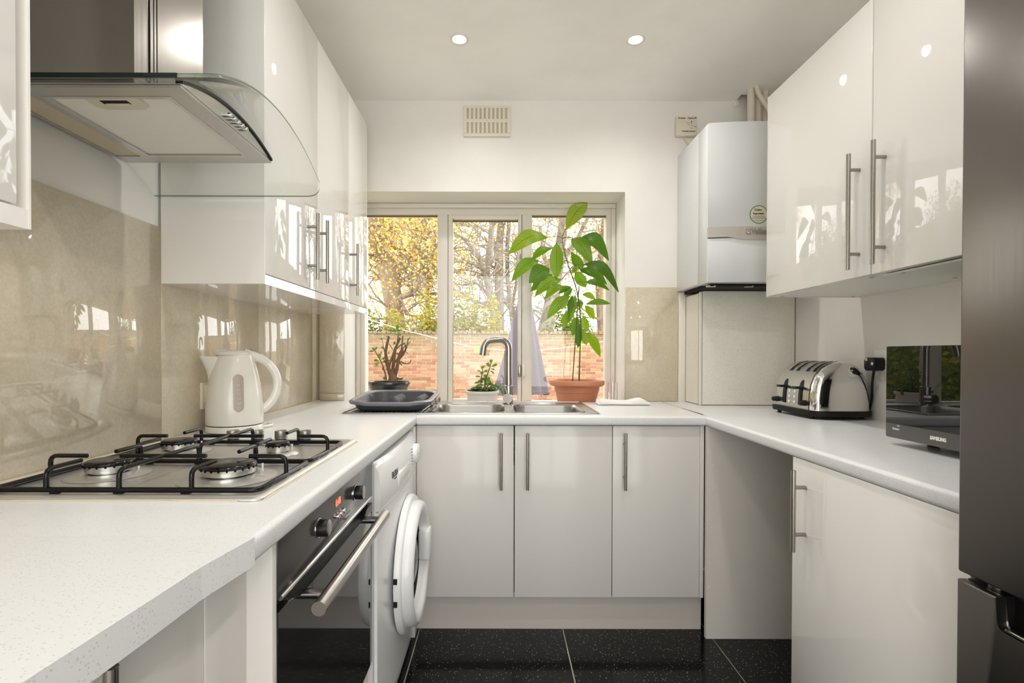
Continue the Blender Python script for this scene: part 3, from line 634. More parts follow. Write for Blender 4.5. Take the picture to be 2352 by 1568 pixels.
# ------------------------------------------------------------------ gas hob
t = thing('gas_hob', 'four-burner steel gas hob with black pan supports set in the worktop', 'hob', (-.66, 1.165, WT))
hx0, hx1, hy0, hy1 = -.912, -.404, .866, 1.466
b = MB(); o1 = rrect(hx0, hx1, hy0, hy1, .018); o2 = rrect(hx0+.005, hx1-.005, hy0+.005, hy1-.005, .016); o3 = rrect(hx0+.016, hx1-.016, hy0+.016, hy1-.016, .012); o4 = rrect(hx0+.024, hx1-.024, hy0+.024, hy1-.024, .02)
b.loops([[(x, y, WT+.0005) for x, y in o1], [(x, y, WT+.004) for x, y in o1], [(x, y, WT+.007) for x, y in o2], [(x, y, WT+.0072) for x, y in o3], [(x, y, WT+.0035) for x, y in o4]], False, True)
b.build('hob_plate', M['hob_steel'], t)
b = MB().tube([(hx0+.02+.03*k, hy0-.0008+.0006*math.sin(k*2.1), WT+.0006) for k in range(16)], [.0014+.0009*abs(math.sin(k*1.7)) for k in range(16)], 6)
b.tube([(hx1+.0008+.0008*math.sin(k*1.9), hy0+.01+.0185*k, WT+.0006) for k in range(32)], [.0016+.0014*abs(math.sin(k*2.3)) for k in range(32)], 6)
b.build('sealant_bead', M['silicone'], t)
for bx_, by_, br in ((-.796, 1.042, .0425), (-.5405, 1.021, .052), (-.807, 1.290, .041), (-.5443, 1.257, .0275)):
    MB().lathe([(br*1.75, .004), (br*1.5, .0072), (br*1.2, .0105), (br*1.05, .0105), (br*.8, .009)], (bx_, by_, WT), 40).build('burner_dish', M['hob_steel'], t)
    bu = MB().lathe([(br*.72, .008), (br*.72, .013), (br*.93, .0135), (br*.96, .0255), (br*.9, .026), (.001, .026)], (bx_, by_, WT), 40, cap1=True).build('burner', M['chrome_dull'], t)
    b = MB().lathe([(br*.97, .0262), (br*1.0, .0285), (br*.97, .0325), (br*.86, .0345), (.001, .035)], (bx_, by_, WT), 40, cap1=True)
    for i in range(int(22*br/.05)):
        a = 2*math.pi*i/int(22*br/.05); x, y = bx_+br*.965*math.cos(a), by_+br*.965*math.sin(a); b.box(x-.0014, x+.0014, y-.0014, y+.0014, WT+.0232, WT+.0275)
    b.build('burner_cap', M['black_enamel'], bu)
    MB().cyl((bx_+br*1.05, by_+br*.55, WT+.008), (bx_+br*1.05, by_+br*.55, WT+.026), .0022, 8).build('spark_pin', M['white_appl'], bu)
gz, pz, gr = WT+.011, WT+.047, .0044
for y0, y1, lb, rb in ((.898, 1.137, (-.796, 1.042), (-.5405, 1.021)), (1.141, 1.386, (-.807, 1.290), (-.5443, 1.257))):
    b = MB().tube([(x, y, gz) for x, y in rrect(-.893, -.424, y0, y1, .016, 4)], gr*1.15, 8, closed=True)
    xm = -.668; ym = (y0+y1)/2
    def leg(pts): b.tube(arcpath(pts, .014, 4), gr, 8)
    leg([(xm, y0, gz), (xm, y0, pz), (xm, y1, pz), (xm, y1, gz)])                       # long bar between the burners
    b.tube([(xm-.085, ym, pz), (xm+.085, ym, pz)], gr, 8)
    leg([(-.893, ym, gz), (-.893, ym, pz), (-.820, ym, pz)]); leg([(-.424, ym, gz), (-.424, ym, pz), (-.497, ym, pz)])
    for cx in (lb[0], rb[0]):
        leg([(cx, y0, gz), (cx, y0, pz), (cx, y0+.075, pz)]); leg([(cx, y1, gz), (cx, y1, pz), (cx, y1-.075, pz)])
    for x in (-.78, -.668, -.55):
        for y in (y0, y1): b.box(x-.008, x+.008, y-.004, y+.004, WT+.0045, gz)
    for y in (y0+.05, ym, y1-.05): b.box(-.4285, -.4195, y-.008, y+.008, WT+.0045, gz)
    b.build('pan_support', M['black_enamel'], t)
for x in (-.746, -.678, -.612, -.5445):
    k = MB().lathe([(.0160, .013), (.0170, .016), (.0168, .033), (.0160, .0355), (.0145, .0355), (.0140, .0345), (.001, .0345)], (x, 1.434, WT), 28, cap1=True).build('control_knob', M['knob_grey'], t)
    MB().lathe([(.0195, .0035), (.0195, .0055), (.0155, .009), (.0145, .0132)], (x, 1.434, WT), 24).build('knob_collar', M['black'], k)

# ------------------------------------------------------------------ built-in oven
t = thing('oven', 'black glass built-in oven with steel bar handle under the hob', 'oven', (-.62, 1.115, .286))
ofx, oy0, oy1, oz0_, oz1_ = -.352, .811, 1.420, .288, .8575
MB().box(-.90, ofx-.014, oy0, oy1, oz0_, oz1_).build('oven_body', M['black'], t, 0)
gapz = lambda y: .734-.016*max(0, min(1, (min(y-oy0, oy1-y)-.055)/.03))
MB().box(ofx-.012, ofx, oy0+.001, oy1-.001, .7545, oz1_, .002).build('control_panel', M['panel_glass'], t)
MB().tube([(ofx-.001, oy0+.012, .7535), (ofx-.001, oy1-.025, .7535)], .0045, 10).build('panel_trim', M['chrome_dull'], t)
dy = [oy0+.001+(oy1-oy0-.002)*i/40 for i in range(41)]
d = MB().prism([(oy0+.001, .292)]+[(y, gapz(y)) for y in dy]+[(oy1-.001, .292)], 'x', ofx-.018, ofx, .0015).build('oven_door', M['black_glass'], t, 0)
b = MB().tube([(-.305, .863, .716), (-.305, 1.372, .716)], .0128, 20)
for y in (.919, 1.328): b.tube([(-.305, y, .716), (ofx, y, .716)], .0092, 14)
b.build('door_handle', M['steel_v'], d)
for y in (.9955, 1.25):
    k = MB().lathe([(.0165, .0005), (.0165, .019), (.0155, .0205), (.001, .0205)], (ofx, y, .8085), 28, 'x', cap1=True).build('control_knob', M['black'], t)
    MB().lathe([(.0155, .0206), (.0145, .0216), (.001, .0216)], (ofx, y, .8085), 28, 'x', cap1=True).build('steel_cap', M['steel'], k)
    MB().lathe([(.019, .0001), (.019, .0015), (.0172, .0022)], (ofx, y, .8085), 28, 'x').build('chrome_ring', M['chrome'], k)
MB().box(ofx, ofx+.0004, 1.096, 1.145, .812, .8375).build('display', M['mw_strip'], t, 0)
text('6:48', .0215, (ofx+.0006, 1.099, .818), (0, 1, 0), (0, 0, 1), M['red_led'], t, .0004, name='clock_digits', squash=.92)
for y in (1.104, 1.1245, 1.145): MB().lathe([(.0058, 0), (.0058, .006), (.005, .0072), (.001, .0074)], (ofx, y, .797), 14, 'x', cap1=True).build('push_button', M['chrome_dull'], t)
b = MB()
for i in range(16): b.box(ofx, ofx+.0003, 1.07+.009*i, 1.0745+.009*i, .776, .7785).box(ofx, ofx+.0003, 1.06+.009*i, 1.065+.009*i, .7655, .7675)
b.build('printed_symbols', M['print_grey'], t, 0)

# ------------------------------------------------------------------ washing machine
t = thing('washing_machine', 'white front-loading washing machine between the oven and corner cabinet', 'washing machine', (-.64, 1.73, 0))
wx, wy0, wy1 = -.342, 1.436, 2.056
MB().box(-.93, wx-.006, wy0, wy1, .015, .838, .004).build('cabinet_body', M['white_appl'], t)
def wbow(y): u = (y-(wy0+wy1)/2)/((wy1-wy0)/2); return wx+.020*(1-u*u)
wy = [wy0+(wy1-wy0)*i/18 for i in range(19)]
b = MB().loops([[(wx-.012, y, .105), (wbow(y)-.004, y, .10), (wbow(y), y, .13), (wbow(y), y, .70), (wx-.012, y, .70)] for y in wy], True, True); b.build('front_panel', M['white_appl'], t)
MB().box(wx-.05, wx-.008, wy0+.004, wy1-.004, .012, .099, .003).build('kick_panel', M['white_appl'], t)
b = MB().loops([[(wx-.012, y, .703), (wbow(y)+.004, y, .703), (wbow(y)+.010, y, .722), (wbow(y)+.006, y, .812), (wbow(y)-.014, y, .842), (wx-.05, y, .843), (wx-.05, y, .703)] for y in wy], True, True); b.build('control_panel', M['white_appl'], t)
cy_, cz_ = 1.775, .428
b = MB(); fx0 = -.321
b.lathe([(.226, 0), (.228, .010), (.222, .020), (.205, .022)], (fx0, cy_, cz_), 56, 'x'); b.build('door_surround', M['white_appl'], t)
dr = MB().lathe([(.204, .018), (.206, .034), (.200, .050), (.188, .056), (.165, .050), (.150, .030), (.146, .010)], (fx0, cy_, cz_), 56, 'x').build('porthole_door', M['white_appl'], t)
MB().lathe([(.148, .008), (.132, -.004), (.105, .018), (.06, .030), (.001, .034)], (fx0, cy_, cz_), 40, 'x', cap1=True).build('door_glass', M['wm_glass'], dr)
MB().lathe([(.150, .0), (.148, -.016), (.001, -.017)], (fx0, cy_, cz_), 40, 'x', cap1=True).build('drum', M['drum'], t)
MB().lathe([(.150, .012), (.152, .022), (.144, .022), (.142, .010)], (fx0, cy_, cz_), 48, 'x').build('door_seal', M['black'], dr)
MB().box(fx0+.020, fx0+.062, cy_+.120, cy_+.196, cz_-.050, cz_+.062, .008).build('door_handle', M['white_appl'], dr)
b = MB()
for z in (.455, .385): b.box(fx0+.001, fx0+.012, cy_-.2295, cy_-.222, z-.008, z+.008)
b.build('hinge_slot', M['dark'], t, 0)
px_ = lambda y, z: wbow(y)+.008
k = MB().lathe([(.036, 0), (.035, .014), (.031, .018), (.001, .019)], (px_(1.925, .77), 1.925, .775), 32, 'x', cap1=True).build('programme_dial', M['white_appl'], t)
MB().box(px_(1.925, 0)+.0185, px_(1.925, 0)+.021, 1.920, 1.930, .775, .808, .001).build('dial_pointer', M['white_appl'], k)
MB().box(px_(1.7, 0)-.010, px_(1.7, 0)+.0022, 1.605, 1.80, .726, .775, .008).build('drawer_rim', M['white_appl'], t)
MB().box(px_(1.7, 0)-.008, px_(1.7, 0)+.0028, 1.618, 1.790, .736, .765, .006).build('drawer_pull', M['carcass'], t)
b = MB().box(px_(1.56, 0)-.004, px_(1.56, 0)+.0005, 1.815, 1.818, .712, .812); b.build('panel_seam', M['boiler_band'], t, 0)
text('BUSH', .027, (px_(1.54, 0)+.0015, 1.540, .772), (.066, 1, 0), (-.045, 0, 1), M['print_dark'], t, .0005, lift=.0002); MB().box(px_(1.58, 0)-.003, px_(1.58, 0)+.001, 1.565, 1.595, .764, .767).build('logo_bar', M['print_dark'], t, 0)
b = MB()
for i in range(7): b.box(px_(1.85, 0)-.004, px_(1.85, 0)+.0014, 1.845, 1.862, .735+.011*i, .7375+.011*i).box(px_(1.97, 0)-.004, px_(1.97, 0)+.0014, 1.975, 1.988, .735+.011*i, .7375+.011*i)
b.build('programme_print', M['print_grey'], t, 0)
tag(MB().box(-.405, -.388, 1.4325, DF-.003, .8445, .8585).build('batten', M['plinth'], None, 0), 'narrow batten under the worktop above the washing machine', 'batten')

# ------------------------------------------------------------------ fridge and microwave
t = thing('fridge_freezer', 'tall dark brushed-steel fridge freezer at the end of the right worktop', 'fridge', (1.11, .57, 0))
ff, fy0, fy1 = .780, .270, .868
MB().box(ff+.068, RW-.01, fy0+.004, fy1-.004, .03, 1.855, .003).build('fridge_body', M['fridge'], t)
MB().box(ff, ff+.062, fy0, fy1, .7825, 1.855, .004).build('fridge_door', M['fridge'], t)
poly = [(fy0, .05), (fy0, .769), (.338, .769), (.338, .732)]+[(.338+.012*(1-math.cos(a)), .732-.014*math.sin(a)) for a in (.5, 1.0, 1.57)]+[(.788+.012*math.sin(a), .718+.014*(1-math.cos(a))) for a in (0, .5, 1.0, 1.57)]+[(.800, .769), (fy1, .769), (fy1, .05)]
MB().prism(poly, 'x', ff, ff+.018, .0025).build('freezer_door', M['fridge'], t)
MB().box(ff+.034, ff+.062, fy0, fy1, .05, .769, .002).box(ff+.0185, ff+.0335, fy0, fy1, .05, .70).box(ff+.0185, ff+.0335, .803, fy1, .70, .769).box(ff+.0185, ff+.0335, fy0, .335, .70, .769).build('freezer_door_core', M['black'], t, 0)
MB().box(ff+.006, ff+.018, .345, .793, .7185, .7245, .002).build('grip_lip', M['handle'], t)
MB().box(ff+.063, ff+.068, fy0+.01, fy1-.01, .06, 1.84).build('door_gasket', M['black'], t, 0)
b = MB().lathe([(.012, .769), (.012, .774), (.006, .775), (.006, .7825)], (ff+.035, fy1-.035, 0), 14); b.build('hinge', M['handle'], t)
t = thing('microwave', 'black mirror-fronted microwave oven between the toaster and fridge', 'microwave', (1.27, 1.21, WT))
mf, my0, my1, mz0, mz1 = 1.096, .985, 1.450, .9185, 1.1725
MB().box(mf+.024, RW-.012, my0+.006, my1-.006, mz0-.001, mz1-.004, .004).build('oven_case', M['black'], t)
MB().prism(rrect(my0, my1, mz0, mz1, .006), 'x', mf+.0006, mf+.0235).build('door_frame', M['mw_strip'], t)
MB().box(mf, mf+.0012, my0+.0005, my1-.0005, .9585, mz1-.001).build('door_glass', M['mirror_black'], t, 0)
rt, up = (0, -1, 0), (0, 0, 1)
text('SAMSUNG', .0125, (mf+.0002, 1.3005, .9345), rt, up, M['print_white'], t, .0006, squash=.82)
text('Sensor', .0095, (mf+.0002, 1.425, .9415), rt, up, M['print_white'], t, 0, squash=.92)
b = MB()
for r in (.0022, .0042): b.tube([(mf, 1.4045-r*1.3*math.cos(a), .951+r*.8*math.sin(a)) for a in (.5, .9, 1.3, 1.7, 2.1, 2.6)], .0005, 4)
b.build('signal_mark', M['print_white'], t)
for y in (1.02, 1.40):
    for x in (1.19, 1.40): MB().cyl((x, y, WT), (x, y, mz0), .014, 14).build('foot', M['black'], t)

# ------------------------------------------------------------------ toaster
t = thing('toaster', 'chrome four-slice toaster with black levers on the right worktop', 'toaster', (1.325, 2.11, WT))
tp = [(1.2135, .930), (1.2135, .960), (1.2155, .995), (1.221, 1.030), (1.234, 1.064), (1.256, 1.092), (1.286, 1.112), (1.322, 1.121), (1.356, 1.119), (1.387, 1.105), (1.410, 1.082), (1.426, 1.045), (1.434, 1.0), (1.4375, .96), (1.438, .930)]
ctr = (1.326, .985)
def tring(y, k): return [(ctr[0]+(x-ctr[0])*k, y, (.930 if z < .9301 else ctr[1]+(z-ctr[1])*k)) for x, z in tp]
b = MB().loops([tring(2.238, .97), tring(2.243, .99), tring(2.236, 1.0), tring(2.0, 1.0)], True, True, closed=True); b.build('toaster_body', M['chrome_dull'], t, 40)
ek = [(2.001, 1.008), (1.997, 1.012), (1.990, 1.0), (1.982, .965), (1.975, .91), (1.969, .82), (1.9645, .68), (1.962, .5), (1.961, .3), (1.9605, .1)]
b = MB().loops([tring(y, k) for y, k in ek], True, True); b.build('end_cover', M['chrome'], t, 60)
b = MB().loops([tring(2.001+.001, 1.010), tring(2.0035, 1.014), tring(2.0065, 1.012), tring(2.0067, .99)]); b.build('body_seam', M['black'], t)
sk = [(1.203, 1.998), (1.203, 2.252), (1.438, 2.252), (1.444, 2.20), (1.444, 2.01), (1.436, 1.972), (1.40, 1.956), (1.33, 1.948), (1.26, 1.955), (1.225, 1.970)]
b = MB().loops([[(x*.985+.02, y*.99+.021, .909) for x, y in sk], [(x, y, .918) for x, y in sk], [(x, y, .931) for x, y in sk]], True, True); b.build('base_skirt', M['black'], t)
for x, y in ((1.225, 2.005), (1.225, 2.235), (1.42, 2.005), (1.42, 2.235)): MB().cyl((x, y, WT), (x, y, .911), .008, 10).build('foot', M['black'], t)
def top_at(x):
    for (xa, za), (xb, zb) in zip(tp[3:], tp[4:]):
        if xa <= x <= xb: return za+(zb-za)*(x-xa)/(xb-xa)
    return .93
for y in (2.028, 2.072, 2.140, 2.186):
    xx = [1.246+.15*i/14 for i in range(15)]
    b = MB().loops([[(x, y-.0115, top_at(x)-.004), (x, y-.0115, top_at(x)+.0008), (x, y+.0115, top_at(x)+.0008), (x, y+.0115, top_at(x)-.004)] for x in xx], True, True); b.build('toast_slot', M['dark'], t, 0)
    b = MB().tube([(x, y-.0125, top_at(x)+.001) for x in xx]+[(x, y+.0125, top_at(x)+.001) for x in xx[::-1]], .0012, 5, closed=True); b.build('slot_rim', M['chrome'], t)
for y in (2.064, 2.178):
    zz = [.946+.1*i/8 for i in range(9)]
    def xf(z):
        for (xa, za), (xb, zb) in zip(tp, tp[1:]):
            if za <= z <= zb and zb > za: return xa+(xb-xa)*(z-za)/(zb-za)
        return 1.2135
    wd = lambda z: .0135 if z < 1.02 else .0135*math.sqrt(max(.02, 1-((z-1.02)/.028)**2))
    b = MB().loops([[(xf(z)+.004, y-wd(z), z), (xf(z)-.0012, y-wd(z), z), (xf(z)-.0012, y+wd(z), z), (xf(z)+.004, y+wd(z), z)] for z in zz], True, True); b.build('lever_slot', M['black'], t, 0)
    MB().box(1.188, 1.222, y-.017, y+.017, 1.011, 1.020, .002).build('lever', M['black'], t)
for y in (2.030, 2.232): MB().lathe([(.0115, .002), (.0115, -.006), (.0098, -.008), (.0098, -.020), (.0085, -.0215), (.0005, -.0215)], (1.2135, y, .9565), 20, 'x', cap1=True).build('browning_knob', M['black'], t)
for y in (2.104, 2.142):
    for z in (.955, .976, .998): MB().lathe([(.0062, .001), (.0062, -.0015), (.005, -.0022), (.0035, -.0008), (.0003, -.0012)], (xf(z), y, z), 14, 'x', cap1=True).build('push_button', M['print_white'], t)

# ------------------------------------------------------------------ kettle
kc = Vector((-.859, 1.662, WT)); KZ = 0
t = thing('kettle', 'cream plastic jug kettle standing behind the hob by the wall', 'kettle', kc)
MB().lathe([(.078, 0), (.085, .003), (.0855, .018), (.083, .021)], kc, 48, cap0=True, cap1=True).build('power_base', M['kettle'], t)
MB().lathe([(.080, .0205), (.080, .0245)], kc, 40).build('base_gap', M['dark'], t)
kp = [(.083, .024), (.0852, .030), (.0852, .055), (.0842, .09), (.081, .125), (.0755, .16), (.0685, .195), (.061, .222), (.0555, .240), (.053, .246)]
MB().lathe(kp, kc, 56, cap0=True, cap1=True).build('jug_body', M['kettle'], t)
ux = Vector((.88, .475, 0)).normalized(); uy = Vector((-ux.y, ux.x, 0))           # handle direction
def kpt(a, s, z): return kc+ux*a+uy*s+Vector((0, 0, z))
rad = lambda z: next((ra+(rb-ra)*(z-za)/(zb-za) for (ra, za), (rb, zb) in zip(kp, kp[1:]) if za <= z <= zb), .053)
b = MB(); rings = []                            # spout: half cone drawn out of the body
for z, L, wd in ((.150, .0755, .004), (.175, .0765, .016), (.200, .083, .023), (.222, .092, .026), (.236, .1005, .025), (.240, .1025, .023)):
    r = rad(z)*.96; ring = []
    for k in range(-6, 7):
        q = k/6; s = wd*q*1.15; base = -math.sqrt(max(r*r-s*s, 0)); tip = -L*(1-abs(q)**2.2)+base*abs(q)**2.2
        ring.append(kpt(min(tip, base+.001), s, z+.004*(1-abs(q)) if z > .23 else z))
    for k in (4, 0, -4): ring.append(kpt(-r*.6, wd*k/6, z))
    rings.append(ring)
b.loops(rings, True, True); b.build('spout', M['kettle'], t, 50)
MB().lathe([(.054, .2455), (.0555, .2475), (.053, .253), (.043, .259), (.024, .2625), (.001, .2635)], kc+ux*-.004, 40, cap1=True).build('lid', M['kettle'], t)
hp = [kpt(.028, 0, .247), kpt(.064, 0, .240), kpt(.094, 0, .222), kpt(.118, 0, .190), kpt(.127, 0, .155), kpt(.122, 0, .118), kpt(.106, 0, .088), kpt(.080, 0, .064)]
sm = []
for i in range(len(hp)-1):
    p0, p1, p2, p3 = hp[max(i-1, 0)], hp[i], hp[i+1], hp[min(i+2, len(hp)-1)]
    for q in range(4):
        u = q/4; sm.append(.5*((2*p1)+(p2-p0)*u+(2*p0-5*p1+4*p2-p3)*u*u+(3*p1-p0-3*p2+p3)*u**3))
sm.append(hp[-1])
MB().tube(sm, [.0195-.0055*min(1, i/8) for i in range(len(sm))], 14).build('kettle_handle', M['kettle'], t)
b = MB(); c_ = kpt(.060, 0, .2555); b.loops([[c_+ux*(x)+uy*y+Vector((0, 0, zq-.45*x)) for x, y in rrect(-.013, .018, -.009, .009, .005, 3)] for zq in (-.006, .0035)], True, True); b.build('lid_button', M['grey_btn'], t)
wdir = math.atan2(-.87, .60)                   # water gauge faces the aisle
def kwin(ang, z, lift): r = rad(z)+lift; return kc+Vector((r*math.cos(ang), r*math.sin(ang), z))
b = MB(); rings = []
for i in range(21):
    z = .068+.118*i/20; e_ = min(z-.068, .186-z); hw = .0150*math.sqrt(max(.02, 1-max(0, 1-e_/.0150)**2))
    rings.append([kwin(wdir-hw/rad(z), z, -.003)]+[kwin(wdir+hw*q/2/rad(z), z, .0011) for q in (-2, -1, 0, 1, 2)]+[kwin(wdir+hw/rad(z), z, -.003)])
b.loops(rings, True, True); wn = b.build('water_gauge', M['kettle_win'], t)
tr_ = Vector((-math.sin(wdir), math.cos(wdir), 0))
for z, s in ((.151, 'MAX'), (.1455, '1.7L'), (.1365, '8CUP'), (.1235, '6CUP'), (.1185, '1.25L'), (.108, '5CUP'), (.0945, '4CUP'), (.0895, '0.85L'), (.0805, '2CUP'), (.0755, '0.5L')):
    text(s, .0042, kwin(wdir, z, .0016)-tr_*.004, tr_, (0, 0, 1), M['print_white'], wn, 0, name='gauge_mark')
b = MB().tube(arcpath([kpt(.07, 0, .008), kpt(.105, .02, .008), kpt(.12, .05, .008), kpt(.10, .09, .008), (-.80, 1.80, WT+.004), (-.90, 1.78, WT+.004)], .02), .0035, 8); b.build('power_cord', M['white_appl'], t)

# ------------------------------------------------------------------ sink, tap, dish rack
t = thing('kitchen_sink', 'stainless steel double sink with ribbed drainer under the window', 'sink', (-.12, 2.385, WT))
sx0, sx1, sy0, sy1 = -.655, .420, 2.122, 2.643; sz = WT+.0035
bowls = [(-.292, .026, 2.172, 2.518), (.064, .368, 2.178, 2.522)]
b = MB()                                         # deck strips around the bowls and drainer
for x0, x1, y0, y1 in ((sx0, sx1, sy0, 2.160), (sx0, sx1, 2.535, sy1), (sx0, -.63, 2.160, 2.535), (-.305, -.292, 2.160, 2.535), (.026, .064, 2.160, 2.535), (.368, sx1, 2.160, 2.535)): b.box(x0, x1, y0, y1, WT+.0003, sz)
for x0, x1 in ((-.292, .026), (.064, .368)): b.box(x0, x1, 2.160, 2.174, WT+.0003, sz).box(x0, x1, 2.516, 2.535, WT+.0003, sz)
b.tube([(x, y, sz) for x, y in rrect(sx0+.004, sx1-.004, sy0+.004, sy1-.004, .012, 4)], .0035, 6, closed=True)
b.build('sink_deck', M['sink'], t, 0)
for x0, x1, y0, y1 in bowls:
    R = lambda k, r: rrect(x0+k, x1-k, y0+k, y1-k, r, 6)
    b = MB().loops([[(x, y, sz+.0005) for x, y in R(-.012, .075)], [(x, y, sz) for x, y in R(0, .065)], [(x, y, sz-.012) for x, y in R(.006, .06)], [(x, y, sz-.12) for x, y in R(.014, .055)], [(x, y, sz-.145) for x, y in R(.035, .05)], [(x, y, sz-.150) for x, y in R(.09, .05)]], False, True)
    bo = b.build('bowl', M['sink'], t, 50)
    MB().lathe([(.043, .001), (.041, .004), (.034, .002), (.001, .001)], ((x0+x1)/2, (y0+y1)/2, sz-.150), 24, cap1=True).build('waste', M['chrome_dull'], bo)
b = MB().box(-.63, -.305, 2.160, 2.535, WT-.005, WT-.001)
for i in range(17):
    x = -.618+.0185*i; b.prism([(x-.005, WT-.0015), (x-.002, WT+.003), (x+.002, WT+.003), (x+.005, WT-.0015)], 'y', 2.166, 2.53)
b.build('drainer', M['sink'], t, 0)
t = thing('tap', 'brushed steel mixer tap with square-bent spout behind the sink bowls', 'tap', (.046, 2.578, sz))
tx, ty = .046, 2.578
MB().lathe([(.029, 0), (.029, .004), (.024, .006), (.0235, .088), (.021, .090), (.001, .0905)], (tx, ty, sz), 32, cap1=True).build('tap_body', M['steel_v'], t)
b = MB().tube(arcpath([(tx+.001, ty, sz+.085), (tx+.001, ty, 1.222), (-.073, ty-.03, 1.213), (-.083, ty-.035, 1.140)], .055, 10), .0168, 18); b.build('spout', M['steel_v'], t, 60)
b = MB().cyl((tx, ty-.015, .928), (tx-.005, ty-.052, .928), .0235, 24); cart = b.build('cartridge', M['steel_v'], t)
MB().tube([(tx-.004, ty-.040, .945), (tx-.020, ty-.042, .985), (tx-.031, ty-.046, 1.006)], [.0052, .0045, .004], 10).build('lever', M['steel_v'], cart)
t = thing('dish_rack', 'grey plastic dish drainer tray sitting on the sink drainer', 'dish rack', (-.47, 2.34, WT))
rx0, rx1, ry0, ry1 = -.648, -.292, 2.140, 2.562
def rz(x, y):
    z = .947+.018*max(0, min(1, (y-2.18)/.36)); 
    if y < 2.20: z -= .012*max(0, 1-((x+.47)/.115)**2)
    return z
RR = lambda k, r: rrect(rx0+k, rx1-k, ry0+k, ry1-k, r, 7)
lp = [(.034, .06, .9005), (.026, .065, .908), (.020, .07, None)]
b = MB(); z_ = lambda k, dz: [(x, y, rz(x, y)+dz) for x, y in RR(k, .085-k*.3)]
b.loops([[(x, y, .9045) for x, y in RR(.040, .06)], [(x, y, .912) for x, y in RR(.028, .065)], z_(.014, -.010), z_(.014, -.003), z_(.019, -.003), [(x, y, .9135) for x, y in RR(.034, .06)], [(x, y, .9095) for x, y in RR(.046, .055)]], True, True)
b.build('tray', M['rack'], t, 50)
b = MB().loops([z_(.012, -.012), z_(0, -.014), z_(-.003, -.004), z_(.004, .002), z_(.016, .001), z_(.021, -.006)]); b.build('rim', M['rack_rim'], t, 60)
for cx in (-.475, -.365):
    b = MB()
    for i in range(9):
        y = 2.27+.022*i; b.prism([(cx-.030, .909), (cx+.030, .909), (cx+.026, .945), (cx+.008, .958), (cx-.010, .950)], 'y', y, y+.007, .001)
    b.build('plate_comb', M['rack'], t)
for x in (-.60, -.34):
    for y in (2.20, 2.50): MB().cyl((x, y, WT+.003), (x, y, .9048), .008, 10).build('foot', M['rack'], t)
b = MB().loops([[(-.30+.012*math.sin(k*1.7+j)+.004*j, 2.20+.03*k+.006*math.cos(j*2.1+k), .905+.008*j+.006*math.sin(k*2.2+j*1.3)) for j in range(6)] for k in range(8)], closed=False)
tag(b.build('plastic_wrap', thin_glass('crumpled_film', (.9, .9, .88))), 'crumpled clear plastic film at the right corner of the grey dish tray', 'wrapper')
# cloth and tumbler
b = MB(); L0, L1 = .492, .742; sec = []
for i in range(25):
    u = i/24; x = L0+(L1-L0)*u; h = .030-.008*math.sin(u*math.pi)+.010*max(0, 1-abs(u-.78)/.2)-.018*max(0, (u-.85)/.15); yo = .004*math.sin(u*7)
    pr = [(2.505, .002), (2.499, h*.35), (2.503, h*.8), (2.515, h), (2.545, h*1.02), (2.585, h*.9), (2.598, h*.5), (2.600, .003), (2.55, .001)]
    sec.append([(x+.012*(a-2.55)*8*(u-.5), a+yo, WT+.0008+z) for a, z in pr])
b.loops(sec, True, True)
for k in range(3):                               # folded layers showing at the left end
    b.tube([(L0-.002, 2.506+.006*k, WT+.006+.005*k), (L0-.006, 2.53, WT+.011+.006*k), (L0-.002, 2.585-.008*k, WT+.007+.005*k)], [.0045, .006, .0045], 8)
tag(b.build('folded_cloth', M['cloth'], None, 60), 'folded white cloth lying on the worktop right of the sink', 'cloth')
tag(MB().lathe([(.0005, 0), (.0225, 0), (.0245, .004), (.0248, .108), (.0232, .108), (.0220, .009), (.0005, .008)], (.584, 2.635, WT+.0003), 32, cap0=True, cap1=True).build('tumbler', M['tumbler']), 'clear glass tumbler standing behind the folded white cloth', 'glass')

# ------------------------------------------------------------------ plants on the sill
SILL = .83
def leaf_mesh(base, tip, width, parent, name, material, face=(0, -1, 0), fold=.18, arch=.08, nv=9, wide=.5, wave=0):
    base, tip = Vector(base), Vector(tip); L = tip-base; ln = L.length; d = L.normalized(); f = Vector(face)
    side = d.cross(f).normalized(); nn = side.cross(d).normalized()
    bm = bmesh.new(); uvl = bm.loops.layers.uv.new('UVMap'); rows = []
    us = (-1, -.5, 0, .5, 1)
    for i in range(nv+1):
        v = i/nv; wv = width/2*(math.sin(math.pi*v**(math.log(.5)/math.log(wide)))**.85 if 0 < v < 1 else .0)+ln*.004
        c = base+L*v+nn*(arch*ln*math.sin(math.pi*v)*.6)+Vector((0, 0, arch*ln*math.sin(math.pi*v)))
        rows.append([(bm.verts.new(c+side*(u*wv)+nn*(-fold*abs(u)*wv*-1)+nn*wave*ln*math.sin(v*9+u*2)*abs(u)), ((u+1)/2, v)) for u in us])
    for A, B in zip(rows, rows[1:]):
        for j in range(4):
            q = [A[j], A[j+1], B[j+1], B[j]]; fc = bm.faces.new([p[0] for p in q])
            for lp_, p in zip(fc.loops, q): lp_[uvl].uv = p[1]
    for v in bm.verts: v.co -= off(parent)
    me = bpy.data.meshes.new(name); bm.to_mesh(me); bm.free(); me.materials.append(material); me.shade_smooth()
    o = bpy.data.objects.new(name, me); COL.objects.link(o)
    if parent: o.parent = parent; OFF[o.name] = off(parent)
    return o
Zm = lambda x, y: (x/3.0157+1140, y/3.0157+440)
def za(x, y, Y): return at(*Zm(x, y), Y)
pc = Vector((.4245, 2.805, SILL))
t = thing('avocado_plant', 'tall avocado plant with big drooping green leaves in a terracotta pot', 'plant', pc)
